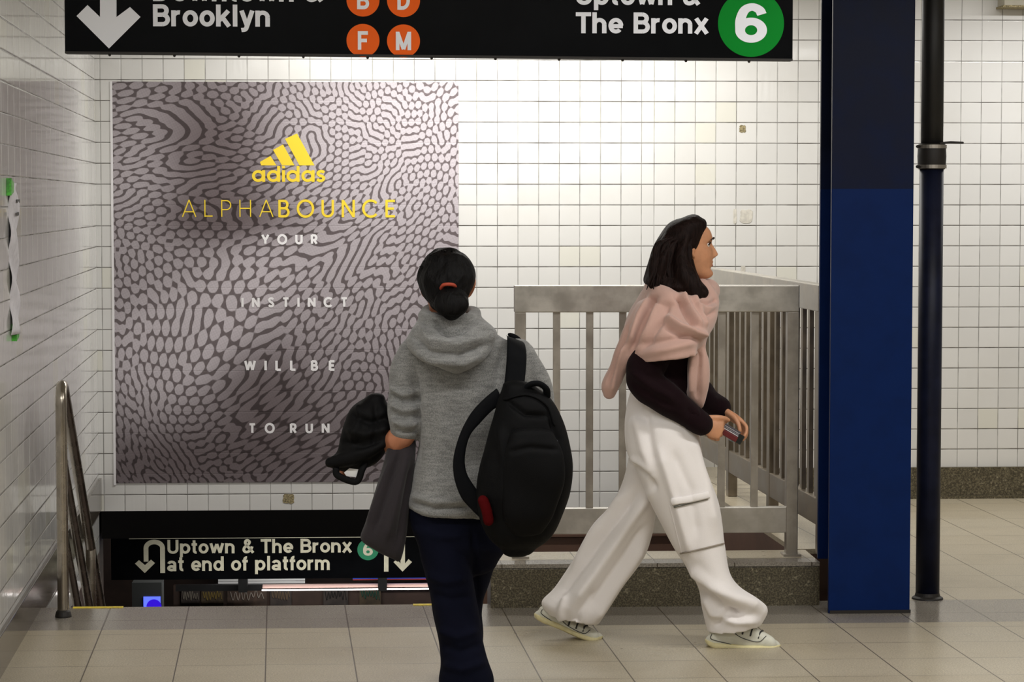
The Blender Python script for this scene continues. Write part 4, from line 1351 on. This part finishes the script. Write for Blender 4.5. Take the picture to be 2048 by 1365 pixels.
# hair: long, dark, over the scarf
hr_ = [(1368, 434, 1398, 433, 8.40, .055), (1340, 446, 1411, 443, 8.40, .088), (1319, 470, 1409, 464, 8.40, .100), (1306, 498, 1401, 488, 8.40, .104), (1299, 522, 1390, 510, 8.40, .104), (1293, 546, 1390, 535, 8.39, .108), (1290, 566, 1399, 558, 8.37, .115), (1306, 574, 1412, 574, 8.33, .09), (1345, 582, 1416, 586, 8.30, .06), (1378, 592, 1408, 598, 8.28, .03)]
ha = remesh([strip(hr_, 60, 48, 2.1, .12, .5), tube([A_(1374, 456, 8.35), A_(1362, 520, 8.30), A_(1376, 560, 8.27), A_(1392, 590, 8.25)], [.03, .034, .04, .024], 14, sub=30), tube([A_(1345, 462, 8.36), A_(1320, 520, 8.31), A_(1308, 568, 8.29)], [.02, .036, .02], 14, sub=30)], 0.005, 5)
folds(ha, [(.006, 5, [(1375, 470), (1362, 510), (1368, 570)]), (-.006, 5, [(1358, 475), (1346, 510), (1345, 575)]), (.006, 5, [(1342, 480), (1328, 515), (1325, 570)]), (-.006, 5, [(1328, 485), (1315, 520), (1308, 568)]), (-.006, 5, [(1386, 475), (1380, 510), (1386, 575)])], 0.002, 60, 2, (1, 1, .25))
hai = obj('hair', ha, M_hair_w, woman, smooth=True)
rh = random.Random(5)
for k in range(26):
    x0 = rh.uniform(1350, 1400)
    s_ = rh.uniform(0, 1)
    pts = [A_(x0, 462 + abs(x0 - 1385) * .4, 8.335), A_(1312 + 70 * s_ + rh.uniform(-4, 4), 490, 8.30), A_(1300 + 80 * s_ + rh.uniform(-5, 5), 535, 8.285), A_(1292 + 100 * s_ + rh.uniform(-6, 8), 572 + 12 * s_ + rh.uniform(-4, 10), 8.265)]
    obj('hair_lock', tube(pts, [.004, .007, .007, .0015], 8, sub=22), M_hair_w, hai, smooth=True)

# wallet and the small dark case at its end
M_red = plain('dark red leather', srgb(96, 22, 26), 0.4, nscale=30, namp=0.15)
ca_ = np.array([.86, 0, -.51])
cb_ = np.array([.51, 0, .86])


def slab(c, l, t, w, a=ca_, b=cb_):
    P = []
    for k in (-1, 1):
        for j in (-1, 1):
            for i in (-1, 1):
                P.append(c + a * l * i / 2 + b * t * j / 2 + np.array([0, w * k / 2, 0]))
    return np.array(P), [(0, 1, 3, 2), (4, 6, 7, 5), (0, 4, 5, 1), (2, 3, 7, 6), (0, 2, 6, 4), (1, 5, 7, 3)]


wc = A_(1446, 859, 8.31)
wl = thing('wallet', 'dark red wallet with pale layered edges held in both hands of the striding person', 'wallet', tuple(wc))
obj('cover', slab(wc - cb_ * .008, .108, .020, .085), M_red, wl, bevel=.004)
for k in range(3):
    obj('card_layer', slab(wc + cb_ * (.0045 + .0052 * k), .102, .0032, .080), plain('edge %d' % k, [srgb(196, 192, 196), srgb(120, 118, 126), srgb(178, 176, 184)][k], .5), wl, bevel=.0008)
obj('top_cover', slab(wc + cb_ * .0195, .104, .005, .084), plain('grey leather', srgb(72, 70, 78), .45), wl, bevel=.0015)
kc = A_(1474, 876, 8.30)
kb = thing('card_case', 'small black glossy case sticking out beyond the red wallet', 'case', tuple(kc))
obj('case', slab(kc, .034, .034, .055), plain('black gloss plastic', srgb(26, 30, 30), .2), kb, bevel=.003)
obj('rim', slab(kc - ca_ * .014 - cb_ * .004, .008, .036, .056), plain('grey clear plastic', srgb(92, 104, 100), .2), kb, bevel=.001)

# ================================================================== person seen from behind
BY = 7.42
B_ = lambda x, y, Y=BY: at(x, y, Y)
hb = B_(893, 576, 7.42)
bf = np.array([-.05, 1.0, .02])
parts = head(hb, bf, sc=.95)
parts.append(tube([B_(893, 690), B_(893, 650, 7.42), B_(893, 610, 7.43)], [.058, .052, .054], 18))
parts.append(strip([(850, 672, 945, 672, 7.42, .08), (822, 705, 1030, 712, 7.42, .095), (840, 780, 1030, 785, 7.42, .10), (848, 880, 1005, 885, 7.42, .09), (845, 980, 970, 985, 7.42, .085), (865, 1050, 955, 1052, 7.42, .07)], 24, 28))
bsl, bel, bwl = B_(832, 712), B_(808, 872, 7.40), B_(742, 893, 7.56)
bsr, ber, bwr = B_(1040, 715), B_(1074, 850, 7.42), B_(1066, 965, 7.50)
parts += [tube([bsl, B_(816, 780, 7.42), bel], [.038, .034, .03], 14), tube([bel, B_(798, 880, 7.41), (bel * .5 + bwl * .5), bwl], [.036, .040, .036, .025], 14)]
parts += [tube([bsr, (bsr + ber) / 2, ber], [.038, .034, .03], 14), tube([ber, (ber + bwr) / 2, bwr], [.037, .034, .025], 14)]
parts += hand(bwl, (-.75, .45, -.25), (-.1, .5, .8), (.4, .85, 0), curls=(30, 45, 30))
parts += hand(bwr, (-.08, .25, -1), (1, .1, 0), (0, 1, .2), curls=(35, 45, 30))
fl_, fr2 = np.array([*B_(925, 1330, 7.30)[:2], 0]), np.array([*B_(925, 1330, 7.72)[:2], 0])
parts += [tube([B_(880, 1060, 7.40), B_(905, 1180, 7.36), B_(926, 1270, 7.335), fl_ + np.array([0, 0, .09])], [.06, .045, .038, .03], 16), tube([fl_ + np.array([0, -.03, .045]), fl_ + np.array([0, .15, .03])], [.03, .022], 14)]
parts += [tube([B_(948, 1085, 7.46), B_(938, 1180, 7.56), B_(936, 1270, 7.66), fr2 + np.array([0, 0, .09])], [.055, .042, .036, .03], 16), tube([fr2 + np.array([0, -.03, .045]), fr2 + np.array([0, .15, .03])], [.03, .022], 14)]
walker = obj('person', remesh(parts, 0.004, 4, 0.4), M_skin_b, org=(hb[0], 7.45, 0), smooth=True, label='person in grey hoodie and dark jeans seen from behind, with a ponytail', cat='person')
face_parts(walker, hb, bf, (0, 0, 1), .96, M_lip, False)

# jeans and shoes
M_jean = cloth_mat('dark navy denim', srgb(9, 11, 25), 900, 0.3, 0.2, 0.9, 0.0, 0.08)
jl = [(824, 1062, 925, 1075, 7.40, .10), (836, 1090, 940, 1095, 7.395, .10), (850, 1146, 946, 1150, 7.38, .095), (863, 1212, 954, 1212, 7.36, .09), (875, 1268, 962, 1265, 7.34, .082), (882, 1318, 970, 1308, 7.325, .078), (879, 1358, 984, 1352, 7.315, .078), (882, 1392, 984, 1392, 7.31, .075)]
jr = [(915, 1065, 1010, 1078, 7.46, .10), (915, 1100, 1010, 1096, 7.48, .10), (912, 1150, 984, 1144, 7.52, .09), (908, 1205, 967, 1200, 7.58, .085), (906, 1258, 965, 1258, 7.63, .078), (906, 1305, 966, 1303, 7.68, .07), (905, 1352, 966, 1352, 7.71, .065)]
jp = [(822, 1000, 968, 1010, 7.42, .115), (817, 1030, 984, 1036, 7.42, .125), (822, 1062, 1002, 1066, 7.42, .128), (836, 1092, 1012, 1094, 7.42, .12), (850, 1128, 996, 1124, 7.43, .09)]
je = remesh([strip(jl, 56, 40, cap1=-.4), strip(jr, 50, 40, cap1=-.4), strip(jp, 26, 40)], 0.006, 5)
folds(je, [(.010, 9, [(850, 1150), (890, 1165), (930, 1160)]), (-.009, 8, [(860, 1190), (900, 1200), (945, 1195)]), (.010, 9, [(875, 1260), (915, 1275), (955, 1262)]), (-.009, 9, [(880, 1290), (920, 1305), (962, 1290)]), (.010, 9, [(884, 1330), (925, 1340), (970, 1325)]), (-.010, 6, [(945, 1060), (950, 1130), (958, 1220)]), (.008, 9, [(850, 1060), (880, 1075), (930, 1070)])], 0.003, 20, 4)
jea = obj('jeans', je, M_jean, walker, smooth=True)
M_bshoe = plain('black shoe leather', srgb(24, 24, 26), 0.5)
M_bsole = plain('dark rubber sole', srgb(52, 50, 48), 0.7)
for F0 in (fl_, fr2):
    sd = bf / np.linalg.norm(bf)
    pts = [F0 + sd * t + np.array([0, 0, z]) for t, z in ((-.075, .052), (-.04, .056), (.02, .056), (.09, .044), (.15, .034), (.19, .028))]
    s_ = obj('shoe', tube(pts, [(.038, .028), (.048, .034), (.052, .038), (.038, .042), (.028, .040), (.018, .028)], 22, up=(0, 0, 1), sub=28), M_bshoe, walker, smooth=True)
    pts = [F0 + sd * t + np.array([0, 0, .012]) for t in (-.085, -.04, .02, .09, .15, .20)]
    obj('sole', tube(pts, [(.012, .030), (.012, .038), (.012, .040), (.012, .045), (.012, .043), (.011, .028)], 20, up=(0, 0, 1), sub=24), M_bsole, s_, smooth=True)

# hoodie
def hoodie_mat():
    s = NT('grey marl knit')
    c, x, y, z = s.coord()
    f = s.noise(420.0, s.vec(x, y, s.math('MULTIPLY', z, 0.6)), 2.0)
    h = s.noise(90.0, s.vec(s.math('MULTIPLY', x, .25), s.math('MULTIPLY', y, .25), s.math('MULTIPLY', z, 1.4)), 3.0)
    m_ = s.math('ADD', s.math('MULTIPLY', f, .6), s.math('MULTIPLY', h, .4))
    s.bump(s.math('ADD', f, h), 0.4, 0.003)
    return s.out(Base_Color=s.mix(s.ramp(m_, .35, .65), srgb(88, 88, 87), srgb(130, 130, 128)), Roughness=0.95, Sheen_Weight=0.25)


M_hood = hoodie_mat()
ht = [(848, 642, 946, 642, 7.42, .07), (818, 676, 1020, 680, 7.42, .095), (805, 706, 1062, 712, 7.42, .115), (820, 760, 1068, 765, 7.42, .128), (834, 830, 1062, 830, 7.42, .13), (836, 880, 1045, 880, 7.42, .125), (831, 930, 1024, 930, 7.42, .125), (824, 970, 1004, 975, 7.42, .135), (814, 1006, 994, 1014, 7.42, .145), (821, 1024, 992, 1034, 7.42, .142)]
hm = remesh([strip(ht, 60, 52, 2.4, cap1=-.25),
             tube([B_(836, 708), B_(818, 745), B_(812, 790), B_(811, 830, 7.41), B_(811, 852, 7.40), B_(809, 862, 7.405)], [.062, .060, .056, .053, .050, .047], 24, sub=40),
             tube([B_(1034, 714), B_(1060, 760), B_(1072, 810), B_(1074, 850), B_(1070, 900, 7.45), B_(1067, 945, 7.48)], [.064, .060, .056, .052, .048, .042], 24, sub=40)], 0.006, 4)
HL = [(.012, 6, [(780, 775), (805, 790), (836, 782)]), (-.012, 6, [(784, 792), (808, 806), (838, 800)]), (.012, 6, [(784, 808), (806, 822), (838, 816)]), (-.010, 6, [(786, 826), (810, 838), (838, 832)]), (.012, 6, [(786, 842), (810, 852), (836, 848)]), (-.008, 5, [(788, 858), (812, 866), (834, 862)]),
      (-.012, 6, [(828, 740), (834, 790), (838, 840), (836, 880)]), (.008, 10, [(850, 760), (855, 850), (850, 940)]), (-.006, 14, [(900, 800), (905, 880), (890, 960)]), (.007, 14, [(960, 760), (940, 850), (925, 930)]), (-.012, 5, [(822, 1004), (870, 1018), (940, 1014)]), (.010, 8, [(820, 994), (870, 1006), (945, 1002)]), (.006, 8, [(815, 1018), (870, 1032), (945, 1030)]), (-.008, 8, [(1010, 690), (1000, 740), (985, 800)])]
folds(hm, HL, 0.004, 15, 6, (1, 1, 1.3))
hoo = obj('hoodie', hm, M_hood, walker, smooth=True)
hd_ = [(846, 626, 948, 624, 7.42, .088), (832, 642, 972, 642, 7.41, .118), (820, 662, 993, 662, 7.395, .145), (812, 688, 988, 692, 7.385, .155), (832, 713, 970, 716, 7.365, .14), (862, 732, 944, 735, 7.34, .10), (890, 740, 926, 742, 7.325, .05)]
hh = remesh([strip(hd_, 50, 52, 2.2, cap0=-.5, cap1=.3), tube([B_(848, 632, 7.42), B_(862, 638, 7.33), B_(900, 650, 7.30), B_(936, 640, 7.33), B_(948, 630, 7.42), B_(930, 622, 7.50), B_(895, 620, 7.52), B_(860, 624, 7.50), B_(848, 632, 7.42)], .022, 14, sub=50)], 0.006, 4)
folds(hh, [(-.026, 7, [(862, 640), (885, 662), (915, 664), (940, 655)]), (.012, 7, [(838, 650), (862, 682), (915, 690), (968, 672)]), (-.018, 7, [(826, 672), (860, 706), (920, 712), (975, 690)]), (.012, 8, [(830, 700), (865, 722), (925, 726), (965, 708)]), (-.010, 6, [(880, 655), (900, 674), (935, 668)]), (.008, 6, [(950, 645), (978, 660), (985, 680)])], 0.003, 26, 8)
obj('hood', hh, M_hood, walker, smooth=True)

# hair and ponytail
hs = [(868, 501, 916, 500, 7.42, .075), (849, 516, 935, 514, 7.41, .10), (837, 542, 947, 539, 7.40, .115), (835, 564, 949, 560, 7.39, .115), (845, 588, 941, 586, 7.38, .108), (858, 606, 930, 605, 7.365, .085)]
hm2 = remesh([strip(hs, 44, 48, 2.15, .10, .4)], 0.005, 4)
folds(hm2, [(.005, 5, [(870, 505), (855, 550), (880, 575)]), (-.005, 5, [(890, 500), (885, 540), (895, 572)]), (.005, 5, [(912, 505), (925, 550), (905, 575)]), (-.004, 5, [(935, 530), (938, 570), (915, 590)])], 0.003, 55, 12, (1, 1, .5))
hb_ = obj('hair', hm2, M_hair_b, walker, smooth=True)
pt_ = [(884, 574, 908, 573, 7.295, .028), (874, 588, 932, 588, 7.275, .036), (868, 608, 940, 608, 7.265, .038), (874, 622, 934, 624, 7.262, .034), (888, 632, 920, 634, 7.262, .02)]
obj('ponytail', folds(remesh([strip(pt_, 30, 30, 2.2, .4, .5)], .004, 3), [], .003, 60, 3, (1, 1, .4)), M_hair_b, walker, smooth=True)
obj('hair_tie', tube([B_(881, 580, 7.285), B_(886, 571, 7.262), B_(897, 569, 7.255), B_(908, 571, 7.265), B_(912, 578, 7.29)], .0055, 10, sub=20), plain('orange elastic', srgb(150, 52, 26), .7), walker, smooth=True)
rh = random.Random(9)
for k in range(34):
    a = rh.uniform(-1.25, 1.25)
    x0, y0 = 892 + 54 * math.sin(a), 562 - 58 * math.cos(a)
    pts = [B_(893 + 46 * math.sin(a), 562 - 46 * math.cos(a), 7.39), B_(x0, y0, 7.39 + rh.uniform(-.03, .03)), B_(x0 + rh.uniform(-7, 7), y0 - rh.uniform(-2, 5), 7.37 + rh.uniform(-.04, .04))]
    obj('hair_lock', tube(pts, [.006, .004, .0008], 7, sub=10), M_hair_b, hb_, smooth=True)

# backpack hanging from the right shoulder
M_pack = cloth_mat('black nylon', srgb(5, 5, 6), 600, 0.35, 0.2, 0.7, 0.0, 0.10)
M_pack2 = cloth_mat('black webbing', srgb(7, 8, 11), 900, 0.4, 0.2, 0.8, 0.0, 0.10)
bp = thing('backpack', 'bulky black backpack slung over one shoulder of the grey hoodie', 'backpack', tuple(B_(1055, 940, 7.15)))
PY = 7.155
pk = [(1004, 774, 1072, 778, PY, .05), (996, 800, 1098, 800, PY, .085), (988, 840, 1122, 838, PY, .105), (974, 888, 1137, 880, PY, .115), (960, 940, 1146, 930, PY, .12), (957, 990, 1140, 985, PY, .12), (966, 1040, 1122, 1030, PY, .115), (982, 1078, 1098, 1070, PY, .10), (1002, 1098, 1070, 1096, PY, .06)]
pm = remesh([strip(pk, 56, 48, 2.6, .5, .5)], 0.006, 4)
folds(pm, [(-.012, 5, [(1010, 800), (1050, 830), (1095, 832)]), (-.010, 5, [(1098, 835), (1118, 880), (1122, 960), (1105, 1040)]), (.010, 9, [(1000, 850), (1010, 930), (1005, 1020)]), (-.008, 8, [(1020, 860), (1050, 900), (1090, 905)])], .005, 14, 21)
pbag = obj('pack_body', pm, M_pack, bp, smooth=True)
fp = [(1020, 868, 1108, 866, 7.05, .03), (1008, 910, 1126, 905, 7.045, .045), (1002, 970, 1126, 965, 7.045, .05), (1008, 1030, 1110, 1025, 7.05, .045), (1025, 1065, 1085, 1062, 7.06, .025)]
obj('front_pocket', folds(remesh([strip(fp, 36, 36, 3.0, .5, .5)], .006, 3), [(-.008, 5, [(1015, 905), (1060, 895), (1120, 900)])], .004, 16, 5), M_pack, bp, smooth=True)
zp = lay('zipper', pbag, [(1010, 800), (1055, 792), (1092, 812), (1108, 850)], .0035, plain('black zip', srgb(12, 12, 13), .6, spec=.05), n=30)
obj('zip_pull', tube([B_(1112, 884, 7.045), B_(1113, 905, 7.04)], .006, 10), plain('grey zip pull', srgb(92, 96, 104), .35, .5), zp, smooth=True)
lay('side_patch', pbag, [(974, 1000), (980, 1018), (984, 1038)], .016, plain('dark red patch', srgb(66, 8, 10), .8, spec=.03))
# carry loop, the strap over the shoulder and the loose strap swinging free
obj('carry_loop', tube([B_(1052, 782, 7.12), B_(1060, 770, 7.105), B_(1078, 768, 7.10), B_(1092, 778, 7.105), B_(1094, 792, 7.12)], (.008, .012), 12, sub=24), M_pack2, bp, smooth=True)
sp = [(1012, 672, 1044, 682, 7.42, .012), (1014, 674, 1050, 690, 7.345, .012), (1014, 700, 1053, 710, 7.285, .012), (1012, 735, 1052, 738, 7.268, .012), (1008, 775, 1048, 775, 7.25, .014), (1010, 800, 1045, 800, 7.22, .014)]
obj('shoulder_strap', strip(sp, 40, 20, 3.0), M_pack2, bp, smooth=True)
obj('shoulder_strap', tube([B_(1030, 676, 7.43), B_(1034, 690, 7.53), B_(1036, 760, 7.565), B_(1040, 850, 7.56), B_(1045, 930, 7.50), B_(1050, 990, 7.36), B_(1040, 1030, 7.24)], (.010, .026), 14, up=(0, -1, .5), sub=50), M_pack2, bp, smooth=True)
ls = [(992, 778, 1000, 812, 7.22, .013), (966, 800, 984, 822, 7.215, .013), (941, 828, 962, 845, 7.21, .013), (920, 868, 940, 872, 7.205, .013), (907, 915, 930, 912, 7.20, .013), (908, 955, 933, 945, 7.20, .013), (922, 995, 948, 972, 7.20, .013), (945, 1022, 968, 996, 7.20, .014), (968, 1044, 984, 1010, 7.19, .014)]
obj('loose_strap', strip(ls, 56, 18, 3.0), M_pack2, bp, smooth=True)

# jacket carried over the left forearm
M_jack = cloth_mat('black shell fabric', srgb(8, 8, 9), 500, 0.3, 0.2, 0.7, 0.0, 0.12)
M_line = cloth_mat('charcoal lining', srgb(46, 42, 45), 500, 0.4, 0.15, 0.9, 0.1, 0.1)
jk = thing('jacket', 'black jacket with charcoal lining folded over the forearm of the person in grey', 'jacket', tuple(B_(745, 930, 7.5)))
jb_ = [(734, 794, 770, 800, 7.50, .04), (700, 818, 784, 818, 7.50, .075), (684, 845, 790, 842, 7.50, .09), (676, 875, 790, 868, 7.50, .095), (671, 902, 776, 895, 7.50, .085), (655, 916, 752, 922, 7.49, .06), (652, 932, 715, 938, 7.49, .035)]
jm = remesh([strip(jb_, 46, 40, 2.4, .5, .5), tube([B_(660, 926, 7.45), B_(700, 915, 7.43), B_(740, 895, 7.42), B_(780, 872, 7.44)], [.018, .024, .026, .022], 14, sub=24)], .006, 4)
folds(jm, [(-.016, 7, [(700, 830), (740, 845), (782, 835)]), (.014, 8, [(690, 860), (730, 870), (780, 855)]), (-.014, 7, [(680, 885), (725, 892), (770, 880)]), (.010, 7, [(720, 805), (715, 850), (700, 890)]), (-.010, 6, [(750, 805), (755, 850), (745, 890)])], .006, 22, 31)
jsh = obj('shell', jm, M_jack, jk, smooth=True)
tl = [(772, 892, 834, 884, 7.43, .045), (762, 930, 832, 925, 7.425, .055), (744, 988, 824, 978, 7.42, .062), (728, 1042, 817, 1030, 7.42, .062), (719, 1080, 812, 1074, 7.42, .05), (752, 1104, 806, 1104, 7.42, .035), (788, 1118, 800, 1124, 7.42, .015)]
tm = remesh([strip(tl, 46, 36, 2.3, .5, .5)], .006, 4)
folds(tm, [(-.014, 7, [(800, 900), (775, 980), (745, 1070)]), (.014, 8, [(815, 910), (795, 990), (770, 1085)]), (-.012, 7, [(826, 930), (812, 1000), (795, 1090)]), (.010, 7, [(785, 915), (755, 990), (735, 1050)])], .005, 20, 33, (1, 1, .5))
obj('lining', tm, M_line, jk, smooth=True)
cst = obj('hood_strap', tube([B_(672, 938, 7.44), B_(676, 952, 7.435), B_(712, 964, 7.43), B_(724, 940, 7.43), B_(730, 928, 7.435)], (.006, .011), 10, sub=28), M_jack, jk, smooth=True)
obj('white_tag', flat([(688, 945), (700, 937), (722, 941), (712, 956), (692, 953)], 0) if False else (np.array([B_(688, 946, 7.437), B_(699, 937, 7.437), B_(721, 940, 7.437), B_(712, 955, 7.437), B_(693, 953, 7.437)]), [(0, 1, 2, 3, 4)]), plain('white label', srgb(205, 205, 205), .7), jk)
